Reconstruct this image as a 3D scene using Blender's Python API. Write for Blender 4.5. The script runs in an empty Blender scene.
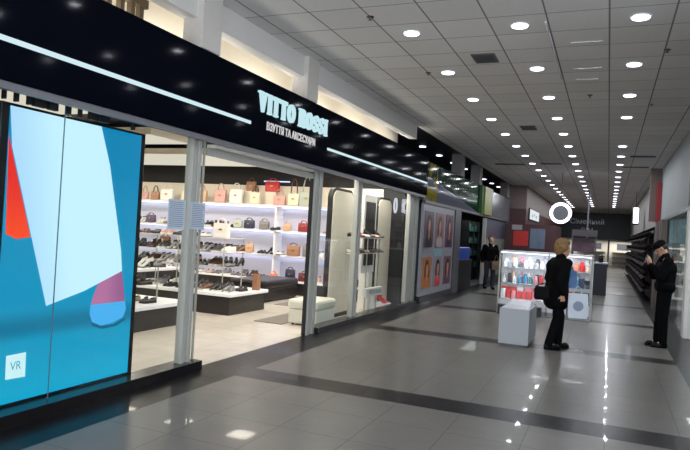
import bpy, bmesh, math, random
from mathutils import Vector, Matrix
random.seed(7)
PI = math.pi
S = bpy.context.scene
COL = S.collection

# ------------------------------------------------------------------ camera
yaw, pitch, roll = 0.39861, 0.00777, 0.05882
FPX = 627.287
cd = bpy.data.cameras.new('camera'); cam = bpy.data.objects.new('camera', cd); COL.objects.link(cam)
fwd = Vector((-math.sin(yaw)*math.cos(pitch), math.cos(yaw)*math.cos(pitch), math.sin(pitch)))
r0 = Vector((math.cos(yaw), math.sin(yaw), 0)); u0 = r0.cross(fwd)
rr = r0*math.cos(roll) + u0*math.sin(roll); uu = -r0*math.sin(roll) + u0*math.cos(roll)
M = Matrix((rr, uu, -fwd)).transposed().to_4x4(); M.translation = Vector((0, 0, 1.6))
cam.matrix_world = M
cd.sensor_width = 36; cd.lens = FPX*36/690; cd.clip_end = 200; cd.clip_start = 0.05
S.camera = cam
# ------------------------------------------------------------------ world, exposure
w = bpy.data.worlds.new('world'); S.world = w; w.use_nodes = True
w.node_tree.nodes['Background'].inputs[0].default_value = (0.80, 0.88, 1.0, 1)
w.node_tree.nodes['Background'].inputs[1].default_value = 5.0
S.view_settings.view_transform = 'Standard'; S.view_settings.look = 'None'
S.view_settings.gamma = 1; S.view_settings.use_curve_mapping = False
S.view_settings.exposure = 0.0
# light powers
P_DOWN = 5.0       # each corridor downlight (W)
P_SHOP = 30.0      # each shop ceiling panel lamp
P_GAP_FILL = 9.0      # hidden fill lamps added above the fascia
P_SHELF = 1.4

def area(name, loc, sx, sy, power, color=(1, 1, 1), rot=(0, 0, 0), shape='RECTANGLE', spread=None, parent=None):
    d = bpy.data.lights.new(name, 'AREA'); d.shape = shape; d.size = sx
    if shape in ('RECTANGLE', 'ELLIPSE'): d.size_y = sy
    d.energy = power; d.color = color
    if spread: d.spread = spread
    o = bpy.data.objects.new(name, d); COL.objects.link(o); o.location = loc; o.rotation_euler = rot
    if parent: o.parent = parent
    return o

# ------------------------------------------------------------------ materials
def lin(c):
    return tuple(((v/255)/12.92 if v/255 <= 0.04045 else ((v/255+0.055)/1.055)**2.4) for v in c)
MATS = {}
def mat(name, rgb, rough=0.5, metal=0.0, emit=0, spec=0.5, noise=0.0, nscale=20):
    if name in MATS: return MATS[name]
    m = bpy.data.materials.new(name); m.use_nodes = True; nt = m.node_tree
    b = nt.nodes['Principled BSDF']; c = lin(rgb) + (1,)
    b.inputs['Base Color'].default_value = c; b.inputs['Roughness'].default_value = rough
    b.inputs['Metallic'].default_value = metal; b.inputs['Specular IOR Level'].default_value = spec
    if emit:
        b.inputs['Emission Color'].default_value = c; b.inputs['Emission Strength'].default_value = emit
    if noise:
        n = nt.nodes.new('ShaderNodeTexNoise'); n.inputs['Scale'].default_value = nscale; n.inputs['Detail'].default_value = 3
        tc = nt.nodes.new('ShaderNodeTexCoord'); nt.links.new(tc.outputs['Object'], n.inputs['Vector'])
        mx = nt.nodes.new('ShaderNodeMix'); mx.data_type = 'RGBA'
        mx.inputs['A'].default_value = tuple(min(1, v*(1-noise)) for v in c[:3]) + (1,)
        mx.inputs['B'].default_value = tuple(min(1, v*(1+noise)) for v in c[:3]) + (1,)
        nt.links.new(n.outputs['Fac'], mx.inputs['Factor']); nt.links.new(mx.outputs['Result'], b.inputs['Base Color'])
    MATS[name] = m; return m
def glow(name, rgb, strength):
    if name in MATS: return MATS[name]
    m = bpy.data.materials.new(name); m.use_nodes = True; nt = m.node_tree; nt.nodes.clear()
    e = nt.nodes.new('ShaderNodeEmission'); o = nt.nodes.new('ShaderNodeOutputMaterial')
    e.inputs[0].default_value = lin(rgb)+(1,); e.inputs[1].default_value = strength
    nt.links.new(e.outputs[0], o.inputs[0]); MATS[name] = m; return m
def glass(name, tint=(1, 1, 1), ior=0.30, rough=0.0):
    m = bpy.data.materials.new(name); m.use_nodes = True; nt = m.node_tree; nt.nodes.clear()
    t = nt.nodes.new('ShaderNodeBsdfTransparent'); g = nt.nodes.new('ShaderNodeBsdfGlossy'); f = nt.nodes.new('ShaderNodeLayerWeight')
    pw = nt.nodes.new('ShaderNodeMath'); pw.operation = 'POWER'; pw.inputs[1].default_value = 3.5
    ma = nt.nodes.new('ShaderNodeMath'); ma.operation = 'MULTIPLY_ADD'; ma.inputs[1].default_value = ior; ma.inputs[2].default_value = 0.02
    mx = nt.nodes.new('ShaderNodeMixShader'); o = nt.nodes.new('ShaderNodeOutputMaterial')
    t.inputs[0].default_value = tint+(1,); g.inputs['Roughness'].default_value = rough; 
    nt.links.new(f.outputs['Facing'], pw.inputs[0]); nt.links.new(pw.outputs[0], ma.inputs[0]); nt.links.new(ma.outputs[0], mx.inputs[0]); nt.links.new(t.outputs[0], mx.inputs[1]); nt.links.new(g.outputs[0], mx.inputs[2])
    nt.links.new(mx.outputs[0], o.inputs[0]); MATS[name] = m; return m

class NG:
    """tiny node-expression helper"""
    def __init__(s, name):
        s.m = bpy.data.materials.new(name); s.m.use_nodes = True; s.nt = s.m.node_tree
        s.b = s.nt.nodes['Principled BSDF']
        g = s.nt.nodes.new('ShaderNodeNewGeometry'); sp = s.nt.nodes.new('ShaderNodeSeparateXYZ')
        tc = s.nt.nodes.new('ShaderNodeTexCoord')
        s.nt.links.new(tc.outputs['Object'], sp.inputs[0]); s.x, s.y, s.z = sp.outputs; s.co = tc.outputs['Object']
    def op(s, o, a, b=None, c=None):
        n = s.nt.nodes.new('ShaderNodeMath'); n.operation = o
        for i, v in enumerate((a, b, c)):
            if v is None: continue
            if isinstance(v, (int, float)): n.inputs[i].default_value = v
            else: s.nt.links.new(v, n.inputs[i])
        return n.outputs[0]
    def mod(s, a, p): return s.op('FLOORED_MODULO', a, p)
    def sub(s, a, b): return s.op('SUBTRACT', a, b)
    def add(s, a, b): return s.op('ADD', a, b)
    def mul(s, a, b): return s.op('MULTIPLY', a, b)
    def lt(s, a, b): return s.op('LESS_THAN', a, b)
    def gt(s, a, b): return s.op('GREATER_THAN', a, b)
    def mx(s, a, b): return s.op('MAXIMUM', a, b)
    def comb(s, a, b, c=0.0):
        n = s.nt.nodes.new('ShaderNodeCombineXYZ')
        for i, v in enumerate((a, b, c)):
            if isinstance(v, (int, float)): n.inputs[i].default_value = v
            else: s.nt.links.new(v, n.inputs[i])
        return n.outputs[0]
    def white(s, v):
        n = s.nt.nodes.new('ShaderNodeTexWhiteNoise'); s.nt.links.new(v, n.inputs['Vector']); return n.outputs['Value']
    def noise(s, scale, detail=4, vec=None):
        n = s.nt.nodes.new('ShaderNodeTexNoise'); n.inputs['Scale'].default_value = scale; n.inputs['Detail'].default_value = detail
        s.nt.links.new(vec or s.co, n.inputs['Vector']); return n.outputs['Fac']
    def mix(s, f, a, b):
        n = s.nt.nodes.new('ShaderNodeMix'); n.data_type = 'RGBA'; s.nt.links.new(f, n.inputs['Factor'])
        for k, v in (('A', a), ('B', b)):
            if isinstance(v, tuple): n.inputs[k].default_value = lin(v)+(1,)
            else: s.nt.links.new(v, n.inputs[k])
        return n.outputs['Result']
    def color(s, c): s.nt.links.new(c, s.b.inputs['Base Color'])

def make_floor_mat():
    g = NG('polished_porcelain_floor')
    vy = g.mod(g.sub(g.y, 6.12), 4.1)
    band = g.gt(vy, 3.67)
    band = g.mx(band, g.lt(g.x, -3.56)); band = g.mx(band, g.gt(g.x, 0.95))
    gx = g.mod(g.add(g.x, 3.56), 0.601); gy = g.mod(vy, 0.6117)
    grout = g.mx(g.lt(gx, 0.007), g.lt(gy, 0.007))
    rnd = g.white(g.comb(g.op('FLOOR', g.op('DIVIDE', g.add(g.x, 3.56), 0.601)), g.op('FLOOR', g.op('DIVIDE', g.y, 0.6117))))
    n1 = g.noise(3.0, 6)
    base = g.mix(rnd, (104, 101, 97), (112, 109, 104))
    vein = g.mix(n1, (94, 91, 87), (122, 118, 112))
    base = g.mix(g.op('ADD', 0.45, 0.0), base, vein)
    dark = g.mix(g.noise(9.0, 5), (16, 15, 17), (30, 27, 29))
    c = g.mix(grout, base, (72, 70, 68))
    c = g.mix(band, c, dark)
    g.color(c); g.b.inputs['Specular IOR Level'].default_value = 0.10; g.b.inputs['Coat Weight'].default_value = .09; g.b.inputs['Coat Roughness'].default_value = .03; g.b.inputs['Coat IOR'].default_value = 1.4
    r = g.op('MULTIPLY_ADD', g.noise(14.0, 3), 0.10, 0.26)
    g.nt.links.new(r, g.b.inputs['Roughness'])
    return g.m
def make_shop_floor_mat():
    g = NG('cream_shop_tile')
    gx = g.mod(g.add(g.x, 4.1), 0.6); gy = g.mod(g.y, 0.6)
    grout = g.mx(g.lt(gx, 0.006), g.lt(gy, 0.006))
    c = g.mix(g.noise(4.0, 6), (196, 188, 176), (226, 219, 208))
    c = g.mix(grout, c, (176, 168, 156)); g.color(c); g.b.inputs['Roughness'].default_value = 0.22
    return g.m
def make_ceiling_mat():
    g = NG('suspended_ceiling_tile')
    ux = g.mod(g.add(g.x, 2.234+0.3), 0.604); uy = g.mod(g.sub(g.y, 6.96-0.3), 0.6)
    line = g.mx(g.lt(ux, 0.018), g.lt(uy, 0.013))
    rnd = g.white(g.comb(g.op('FLOOR', g.op('DIVIDE', g.add(g.x, 2.534), 0.604)), g.op('FLOOR', g.op('DIVIDE', g.sub(g.y, 6.66), 0.6))))
    c = g.mix(rnd, (226, 222, 217), (238, 234, 229))
    c = g.mix(g.mul(g.noise(60, 2), 0.35), c, (170, 167, 162))
    c = g.mix(line, c, (128, 125, 121)); g.color(c); g.b.inputs['Roughness'].default_value = 0.85
    g.b.inputs['Specular IOR Level'].default_value = 0.2
    return g.m

black = mat('black_gloss', (14, 17, 24), 0.16, noise=0.2, nscale=3)
fasc = mat('fascia_navy_gloss', (7, 10, 18), 0.13, spec=0.02, noise=0.25, nscale=2)
def clear_coat(m, wgt, rough):
    b = m.node_tree.nodes['Principled BSDF']; b.inputs['Specular IOR Level'].default_value = 0
    b.inputs['Coat Weight'].default_value = wgt; b.inputs['Coat Roughness'].default_value = rough; b.inputs['Coat IOR'].default_value = 1.35
clear_coat(fasc, .10, .08)
matte_black = mat('matte_black', (16, 16, 18), 0.6)
alu = mat('brushed_aluminium', (170, 170, 162), 0.4, 0.15, noise=0.08, nscale=40)
alud = mat('aluminium_dark', (86, 88, 90), 0.4, 0.5)
white = mat('white_paint', (222, 220, 214), 0.5, noise=0.04)
cream = mat('cream_paint', (214, 206, 190), 0.7, noise=0.05)
creamp = mat('cream_panel', (226, 218, 198), 0.45, noise=0.03)
greyw = mat('grey_paint', (128, 124, 120), 0.7, noise=0.05)
greyd = mat('grey_dark_paint', (74, 72, 72), 0.7, noise=0.08)
brownw = mat('taupe_paint', (118, 104, 98), 0.7, noise=0.06)
maroon = mat('maroon_laminate', (64, 22, 26), 0.4, noise=0.15)
skin = mat('skin', (196, 148, 122), 0.55)
winglass = glass('clear_glass', (0.97, 0.985, 0.98))
caseglass = glass('case_glass', (0.98, 0.99, 0.99), 0.15)

# ------------------------------------------------------------------ mesh helpers
def new(name, bm, mats, parent=None, loc=None, rotz=0, smooth=False, bevel=0):
    me = bpy.data.meshes.new(name)
    bmesh.ops.recalc_face_normals(bm, faces=bm.faces)
    bm.to_mesh(me); bm.free()
    if not isinstance(mats, (list, tuple)): mats = [mats]
    for m in mats: me.materials.append(m)
    if smooth:
        for p in me.polygons: p.use_smooth = True
    o = bpy.data.objects.new(name, me); COL.objects.link(o)
    if parent: o.parent = parent
    if loc: o.location = loc
    o.rotation_euler[2] = rotz
    if bevel:
        b = o.modifiers.new('bevel', 'BEVEL'); b.width = bevel; b.segments = 2; b.limit_method = 'ANGLE'
    return o
def box(bm, x0, x1, y0, y1, z0, z1, mi=0):
    vs = [bm.verts.new((x, y, z)) for x in (x0, x1) for y in (y0, y1) for z in (z0, z1)]
    fs = [(0, 1, 3, 2), (4, 6, 7, 5), (0, 4, 5, 1), (2, 3, 7, 6), (0, 2, 6, 4), (1, 5, 7, 3)]
    for f in fs:
        fc = bm.faces.new([vs[i] for i in f]); fc.material_index = mi
    return vs
def B(name, x0, x1, y0, y1, z0, z1, m, parent=None, bevel=0):
    cx, cy = (x0+x1)/2, (y0+y1)/2
    if parent is None:
        bm = bmesh.new(); box(bm, x0-cx, x1-cx, y0-cy, y1-cy, 0, z1-z0); return new(name, bm, m, None, (cx, cy, z0), bevel=bevel)
    bm = bmesh.new(); box(bm, x0, x1, y0, y1, z0, z1); return new(name, bm, m, parent, bevel=bevel)
def tube(bm, pts, r, n=8, mi=0, closed=False, cap=True):
    pts = [Vector(p) for p in pts]; rings = []
    N = len(pts)
    for i, p in enumerate(pts):
        if closed: t = (pts[(i+1) % N]-pts[i-1]).normalized()
        else: t = (pts[min(i+1, N-1)]-pts[max(i-1, 0)]).normalized()
        a = Vector((0, 0, 1)) if abs(t.z) < 0.9 else Vector((1, 0, 0))
        u = t.cross(a).normalized(); v = t.cross(u)
        ri = r[i] if isinstance(r, (list, tuple)) else r
        rings.append([bm.verts.new(p+(u*math.cos(2*PI*k/n)+v*math.sin(2*PI*k/n))*ri) for k in range(n)])
    for i in range(N if closed else N-1):
        a, b = rings[i], rings[(i+1) % N]
        for k in range(n):
            f = bm.faces.new((a[k], a[(k+1) % n], b[(k+1) % n], b[k])); f.material_index = mi
    if not closed and cap:
        bm.faces.new(rings[0][::-1]).material_index = mi; bm.faces.new(rings[-1]).material_index = mi
def lathe(bm, prof, n=20, c=(0, 0, 0), mi=0):
    rings = []
    for r, z in prof:
        rings.append([bm.verts.new((c[0]+r*math.cos(2*PI*k/n), c[1]+r*math.sin(2*PI*k/n), c[2]+z)) for k in range(n)])
    for a, b in zip(rings, rings[1:]):
        for k in range(n):
            bm.faces.new((a[k], a[(k+1) % n], b[(k+1) % n], b[k])).material_index = mi
    bm.faces.new(rings[0][::-1]).material_index = mi; bm.faces.new(rings[-1]).material_index = mi
def loft(bm, secs, mi=0):
    """secs: list of closed loops of equal count"""
    rings = [[bm.verts.new(p) for p in s] for s in secs]; n = len(rings[0])
    for a, b in zip(rings, rings[1:]):
        for k in range(n):
            bm.faces.new((a[k], a[(k+1) % n], b[(k+1) % n], b[k])).material_index = mi
    bm.faces.new(rings[0][::-1]).material_index = mi; bm.faces.new(rings[-1]).material_index = mi
def capsule(bm, p0, p1, ra, rb=None, n=12):
    p0, p1 = Vector(p0), Vector(p1); rb = ra if rb is None else rb
    d = p1-p0; L = d.length or 1e-4; t = d/L if L > 1e-4 else Vector((0, 0, 1))
    a = Vector((0, 0, 1)) if abs(t.z) < 0.9 else Vector((1, 0, 0)); u = t.cross(a).normalized(); v = t.cross(u)
    secs = []
    for k in range(1, 5):
        th = -PI/2+PI/2*k/4*0.999; secs.append((p0+t*ra*math.sin(th), ra*math.cos(th)))
    for k in range(0, 4):
        th = PI/2*k/4; secs.append((p1+t*rb*math.sin(th), rb*math.cos(th)))
    loft(bm, [[c+(u*math.cos(2*PI*j/n)+v*math.sin(2*PI*j/n))*max(r, 1e-4) for j in range(n)] for c, r in secs])
def ell(bm, c, rx, ry, rz, rot=None, n=16):
    mtx = Matrix.Translation(Vector(c)) @ (rot.to_4x4() if rot else Matrix.Identity(4)) @ Matrix.Diagonal((rx, ry, rz, 1))
    bmesh.ops.create_uvsphere(bm, u_segments=n, v_segments=max(8, n*2//3), radius=1, matrix=mtx)
def fuse(name, bm, m, parent, voxel=0.012, smooth_it=3, smooth=True):
    o = new(name, bm, m, parent)
    r = o.modifiers.new('fuse', 'REMESH'); r.mode = 'VOXEL'; r.voxel_size = voxel; r.use_smooth_shade = True
    s = o.modifiers.new('smooth', 'SMOOTH'); s.factor = 0.5; s.iterations = smooth_it
    dg = bpy.context.evaluated_depsgraph_get(); dg.update()
    me = bpy.data.meshes.new_from_object(o.evaluated_get(dg)); old = o.data
    o.modifiers.clear(); o.data = me
    if not me.materials: me.materials.append(m)
    return o
def text_mesh(name, body, size, m, parent, loc, rot, extrude=0.004, sx=1.0, offset=0.0, align='CENTER'):
    c = bpy.data.curves.new(name, 'FONT'); c.body = body; c.size = size; c.extrude = extrude; c.offset = offset
    c.align_x = align; c.align_y = 'CENTER'; c.resolution_u = 3
    t = bpy.data.objects.new(name, c); COL.objects.link(t)
    dg = bpy.context.evaluated_depsgraph_get(); dg.update()
    me = bpy.data.meshes.new_from_object(t.evaluated_get(dg)); bpy.data.objects.remove(t)
    me.materials.clear(); me.materials.append(m)
    o = bpy.data.objects.new(name, me); COL.objects.link(o); o.parent = parent
    o.location = loc; o.rotation_euler = rot; o.scale = (sx, 1, 1)
    return o
def thing(name, label, cat, loc=(0, 0, 0), rotz=0, group=None):
    o = bpy.data.objects.new(name, None); COL.objects.link(o); o.location = loc; o.rotation_euler = (0, 0, rotz)
    o.empty_display_size = 0.1
    return tag(o, label, cat, group)
def tag(o, label, cat, group=None):
    o['label'] = label; o['category'] = cat
    if group: o['group'] = group
    return o
def struct(o): o['kind'] = 'structure'; return o
def copy_tree(o, parent=None):
    c = o.copy(); COL.objects.link(c)
    if parent: c.parent = parent
    for ch in [k for k in bpy.data.objects if k.parent == o]: copy_tree(ch, c)
    return c
RX = (PI/2, 0, PI/2)      # text facing +X (reads left to right along +Y)
RY = (PI/2, 0, 0)         # text facing -Y
def px_on_x(px, py, X):
    d = fwd + rr*((px-345)/FPX) - uu*((py-225)/FPX); t = X/d.x
    return d.y*t, 1.6+d.z*t
# ------------------------------------------------------------------ room shell
H = 3.94
floor_m, shopfloor_m, ceil_m = make_floor_mat(), make_shop_floor_mat(), make_ceiling_mat()
def plate(name, x0, x1, y0, y1, z0, z1, m):
    bm = bmesh.new(); box(bm, x0, x1, y0, y1, z0, z1); return struct(new(name, bm, m))
plate('floor', -4.1, 6.0, -3.0, 52.0, -0.1, 0.0, floor_m)
plate('floor', -13.6, -4.1, -3.0, 14.0, -0.1, 0.0, shopfloor_m)
plate('floor', -9.0, -4.1, 14.0, 52.0, -0.1, 0.0, mat('dark_shop_floor', (90, 88, 88), 0.3, noise=0.1))
plate('ceiling', -3.95, 6.0, -3.0, 52.0, H, H+0.1, ceil_m)
# near end of the hall behind the camera, far and right shells
struct(B('wall_back', -13.7, -4.1, -3.2, -3.0, 0, 4.5, greyw))
struct(B('wall_far', -9.0, 6.1, 52.0, 52.2, 0, 4.2, greyd))
struct(B('wall_right', 6.0, 6.2, 4.0, 52.0, 0, 4.2, greyw))
# gap above the fascia
struct(B('trim_1', -4.12, -3.95, -3.0, 13.1, 3.66, 4.4, mat('edge_beam_grey', (206, 202, 196), 0.7, noise=0.04)))
struct(B('wall_left', -4.75, -4.65, -3.0, 13.9, 3.3, 4.4, cream))
plate('ceiling', -4.75, -4.12, -3.0, 13.9, 4.3, 4.4, cream)
plate('ceiling', -9.0, -3.95, 13.1, 52.0, H+0.02, H+0.1, mat('black_ceiling', (20, 22, 30), 0.5))
for i, y in enumerate((2.75, 5.22, 7.62)):
    o = B('pillar', -4.12, -3.88, y, y+0.33, 3.36, H, mat('pillar_grey', (196, 190, 182), 0.7, noise=0.05))
    tag(o, ['short grey pillar above the fascia nearest the camera', 'grey square pillar rising from the fascia left of the sign letters',
            'grey square pillar rising from the fascia just above the sign letters'][i], 'pillar')
for i, (y, w_) in enumerate(((17.7, 0.4), (20.4, 0.45), (26.4, .8))):
    o = B('pillar', -4.25, -3.95, y, y+w_, 3.335, H+0.02, mat('far_pillar_grey', (112, 108, 106), 0.7))
    tag(o, ['grey pillar under the black ceiling behind the green fascia', 'grey pillar under the black ceiling by the yellow banner',
            'farthest grey pillar, where the black ceiling ends'][i], 'pillar')
for k in range(8):   # hidden lamps added behind the fascia to brighten the cream wall
    y = 0.6+1.75*k
    area('gap_fill_lamp', (-4.4, y, 3.40), 0.2, 1.4, P_GAP_FILL, (1, 0.97, 0.9), (PI, 0, 0))

# ------------------------------------------------------------------ corridor downlights
lens_m = glow('downlight_lens', (236, 238, 255), 7.0)
rim_m = mat('white_rim', (225, 225, 225), 0.4)
def downlight(x, y, z, label, group, power=P_DOWN):
    t = thing('downlight', label, 'ceiling light', (x, y, z), 0, group)
    bm = bmesh.new(); lathe(bm, [(0.075, -0.002), (0.105, -0.002), (0.102, -0.012), (0.08, -0.014)], 24); 
    if not hasattr(downlight, 'm'):
        a = new('rim', bm, rim_m, t); bm = bmesh.new(); lathe(bm, [(0.085, -0.022), (0.088, -0.014), (0.02, -0.0125)], 24)
        b = new('lens', bm, lens_m, t); downlight.m = (a.data, b.data)
    else:
        bm.free()
        for n_, me in zip(('rim', 'lens'), downlight.m):
            o = bpy.data.objects.new(n_, me); COL.objects.link(o); o.parent = t
    area('downlight_lamp', (0, 0, -0.03), 0.10, 0.10, power, (0.9, 0.94, 1.0), (0, 0, 0), 'DISK', parent=t)
    return t
ROWN = {-2.234: 'left', -1.01: 'middle', 0.184: 'right'}
for X, rn in ROWN.items():
    for k in range(-4, 21):
        if rn == 'right' and k == 4: continue
        y = 6.96+1.8*k
        if rn != 'left' and k == 20: continue
        ORD = 'nearest second third fourth fifth sixth seventh eighth ninth tenth eleventh twelfth thirteenth fourteenth fifteenth sixteenth seventeenth eighteenth nineteenth twentieth twenty-first'.split()
        lab = f'round white downlight, {ORD[k]} one in the {rn} ceiling row' if k >= 0 else f'round white downlight of the {rn} row behind the camera'
        gr = f'downlights of the {rn} row' if k >= 0 else f'near downlights of the {rn} row'
        downlight(X, y, H, lab, gr, P_DOWN if k < 5 else P_DOWN*1.6 if k < 7 else P_DOWN*3.4)
for k in range(8):
    downlight(-4.71, 16.2+1.8*k, H+0.02, ['nearest', 'second', 'third', 'fourth', 'fifth', 'sixth', 'seventh', 'farthest'][k]+' round downlight in the black ceiling above the green shop', None, 2.0)

# ------------------------------------------------------------------ ceiling fittings
slat_m = mat('vent_slat', (70, 70, 70), 0.5)
for i, (x, y, sx, sy, lab) in enumerate(((-1.60, 8.16, 0.30, 0.42, 'square dark ceiling vent right of the second left downlight'),
        (-1.65, 13.4, 0.30, 0.5, 'square dark ceiling vent in the middle distance'),
        (-2.94, 19.85, 0.9, 0.3, 'long dark slot vent near the black ceiling edge'),
        (-1.7, 19.6, 0.6, 0.3, 'dark slot vent between left and middle light rows'),
        (0.70, 17.8, 0.6, 0.25, 'nearer dark slot vent right of the right light row'),
        (0.62, 20.2, 0.7, 0.2, 'farther dark slot vent right of the right light row'))):
    t = thing('ceiling_vent', lab, 'vent', (x, y, H))
    B('vent_frame', -sx/2, sx/2, -sy/2, sy/2, -0.012, -0.001, mat('vent_grey', (96, 94, 92), 0.6), t)
    n = max(3, int(sy/0.06))
    bm = bmesh.new()
    for k in range(n):
        yy = -sy/2+0.02+(sy-0.05)*k/n; box(bm, -sx/2+0.02, sx/2-0.02, yy, yy+0.03, -0.02, -0.012)
    new('vent_slats', bm, slat_m, t)
for i, (x, y, lab) in enumerate(((-2.52, 6.35, 'small sprinkler head left of the nearest left downlight'), (-2.52, 8.75, 'small sprinkler head on the seam left of the second left downlight'),
        (0.52, 8.2, 'small sprinkler head right of the second right downlight'), (0.52, 11.3, 'small sprinkler head right of the fourth right downlight'), (-0.39, 10.5, 'small dark ceiling sensor between middle and right rows'))):
    bm = bmesh.new(); lathe(bm, [(0.04, -0.001), (0.042, -0.008), (0.014, -0.012), (0.01, -0.03), (0.022, -0.033), (0.022, -0.037)], 12)
    tag(new('sprinkler', bm, mat('dark_metal', (96, 92, 88), 0.4, 0.6), None, (x, y, H)), lab, 'sprinkler')
rail_m = mat('polished_rail', (235, 235, 235), 0.2, 0.3)
B1 = B('ceiling_rail', -0.745, -0.73, 6.9, 9.4, H-0.02, H-0.001, rail_m); tag(B1, 'thin bright metal rail along the ceiling right of the middle row', 'rail')
for x0, x1, y, n_ in ((-0.52, -0.18, 7.7, 'nearest'), (-0.55, -0.2, 8.86, 'middle'), (-0.55, -0.25, 9.46, 'farthest')):
    tag(B('ceiling_rail', x0, x1, y, y+0.014, H-0.012, H-0.001, rail_m), f'short bright cross rail on the ceiling, {n_} of three', 'rail')

# ------------------------------------------------------------------ main shop fascia
fs = thing('shop_fascia', 'long dark navy glossy fascia with lit lettering over the shoe shop', 'fascia', (-3.9, 6.0, 2.44))
def L(y): return y-6.0
def Z(z): return z-2.44
B('fascia_panel', -0.22, 0.0, L(-3.0), L(14.0), Z(2.50), Z(3.36), fasc, fs, bevel=0.004)
led_m = glow('light_strip', (212, 236, 244), 1.0)
for a, b in ((-3.0, 6.25), (8.41, 13.93)):
    bm = bmesh.new(); box(bm, 0.0, 0.012, L(a), L(b), Z(2.762), Z(2.798)); new('light_strip', bm, led_m, fs)
# serif channel letters
def letters(word, x0, x1, z0, z1, gap=0.16):
    bm = bmesh.new(); h = z1-z0
    wd = {'V': 1.0, 'I': 0.42, 'T': 0.85, 'O': 1.0, 'R': 0.95, 'S': 0.8, ' ': 0.35}
    tot = sum(wd[c] for c in word)+gap*(len(word)-1); s = (x1-x0)/tot; x = x0
    def q(pts, lay=[0]):
        lay[0] = (lay[0]+1) % 7; e = lay[0]*0.0006
        a = [bm.verts.new((0.002, p[0], p[1])) for p in pts]; b = [bm.verts.new((0.035+e, p[0], p[1])) for p in pts]
        bm.faces.new(a); bm.faces.new(b)
        for i in range(len(pts)): bm.faces.new((a[i], a[(i+1) % len(pts)], b[(i+1) % len(pts)], b[i]))
    for c in word:
        W = wd[c]*s; k = 0.30*s; th = 0.09*h
        if c == 'I': q([(x+W/2-k/2, z0), (x+W/2+k/2, z0), (x+W/2+k/2, z1), (x+W/2-k/2, z1)]); q([(x, z0), (x+W, z0), (x+W, z0+th), (x, z0+th)]); q([(x, z1-th), (x+W, z1-th), (x+W, z1), (x, z1)])
        if c == 'T': q([(x+W/2-k/2, z0), (x+W/2+k/2, z0), (x+W/2+k/2, z1), (x+W/2-k/2, z1)]); q([(x, z1-th), (x+W, z1-th), (x+W, z1), (x, z1)]); q([(x, z1-th*2.2), (x+W*.12, z1-th*2.2), (x+W*.12, z1), (x, z1)]); q([(x+W*.88, z1-th*2.2), (x+W, z1-th*2.2), (x+W, z1), (x+W*.88, z1)]); q([(x+W*.25, z0), (x+W*.75, z0), (x+W*.75, z0+th), (x+W*.25, z0+th)])
        if c == 'V': q([(x+W*.08, z1), (x+W*.08+k*1.05, z1), (x+W*.6, z0), (x+W*.45, z0)]); q([(x+W*.78, z1), (x+W*.9, z1), (x+W*.6, z0), (x+W*.48, z0)]); q([(x-W*.03, z1-th), (x+W*.5, z1-th), (x+W*.5, z1), (x-W*.03, z1)]); q([(x+W*.65, z1-th), (x+W*1.02, z1-th), (x+W*1.02, z1), (x+W*.65, z1)])
        if c == 'R':
            q([(x+W*.1, z0), (x+W*.1+k, z0), (x+W*.1+k, z1), (x+W*.1, z1)]); q([(x, z0), (x+W*.5, z0), (x+W*.5, z0+th), (x, z0+th)]); q([(x, z1-th), (x+W*.7, z1-th), (x+W*.7, z1), (x, z1)])
            q([(x+W*.65, z0+h*.55), (x+W*.65+k*.9, z0+h*.6), (x+W*.65+k*.9, z1-th), (x+W*.65, z1)]); q([(x+W*.3, z0+h*.47), (x+W*.75, z0+h*.47), (x+W*.75, z0+h*.56), (x+W*.3, z0+h*.56)]); q([(x+W*.5, z0+h*.5), (x+W*.5+k, z0+h*.5), (x+W*1.02, z0), (x+W*1.02-k, z0)])
        if c in 'OS':
            N = 20; cx, cz = x+W/2, z0+h/2
            def P(t, f, g): return (cx+W/2*f*math.cos(t), cz+h/2*g*math.sin(t))
            if c == 'O':
                for i in range(N):
                    a, b = 2*PI*i/N, 2*PI*(i+1)/N; q([P(a, 1, 1), P(b, 1, 1), P(b, .42, .84), P(a, .42, .84)])
            else:
                pts = [(.92, .72), (.8, .92), (.5, 1), (.2, .93), (.08, .76), (.15, .6), (.5, .5), (.85, .38), (.93, .22), (.8, .07), (.5, 0), (.2, .07), (.06, .28)]
                for (ax, az), (bx, bz) in zip(pts, pts[1:]):
                    tw = 0.16 if .1 < az < .9 else 0.11
                    q([(x+W*(ax-.11), z0+h*(az*.9+.0)), (x+W*(ax+.11), z0+h*(az*.9+.1)), (x+W*(bx+.11), z0+h*(bz*.9+.1)), (x+W*(bx-.11), z0+h*(bz*.9))])
        x += W+gap*s
    return bm
lfm = glow('letter_face', (196, 232, 240), 1.0)
new('lettering', letters('VITTO', L(6.38), L(7.30), Z(2.945), Z(3.185)), lfm, fs); new('lettering', letters('ROSSI', L(7.42), L(8.32), Z(2.945), Z(3.185)), lfm, fs)
text_mesh('small_lettering', 'ВЗУТТЯ ТА АКСЕСУАРИ', 0.135, glow('small_letter_face', (225, 225, 225), 0.8), fs, (0.006, L(7.30), Z(2.80)), RX, 0.004, 0.86, 0.002)
# grey rail beneath
struct(B('trim_2', -3.98, -3.92, -3.0, 14.0, 2.445, 2.498, mat('rail_grey', (112, 112, 116), 0.4, 0.2)))
tag(B('fascia_soffit_light', -4.10, -3.985, 5.72, 8.2, 2.41, 2.444, mat('pale_soffit', (205, 200, 190), 0.5)), 'pale soffit panel over the shop doorway below the fascia', 'panel')

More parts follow.
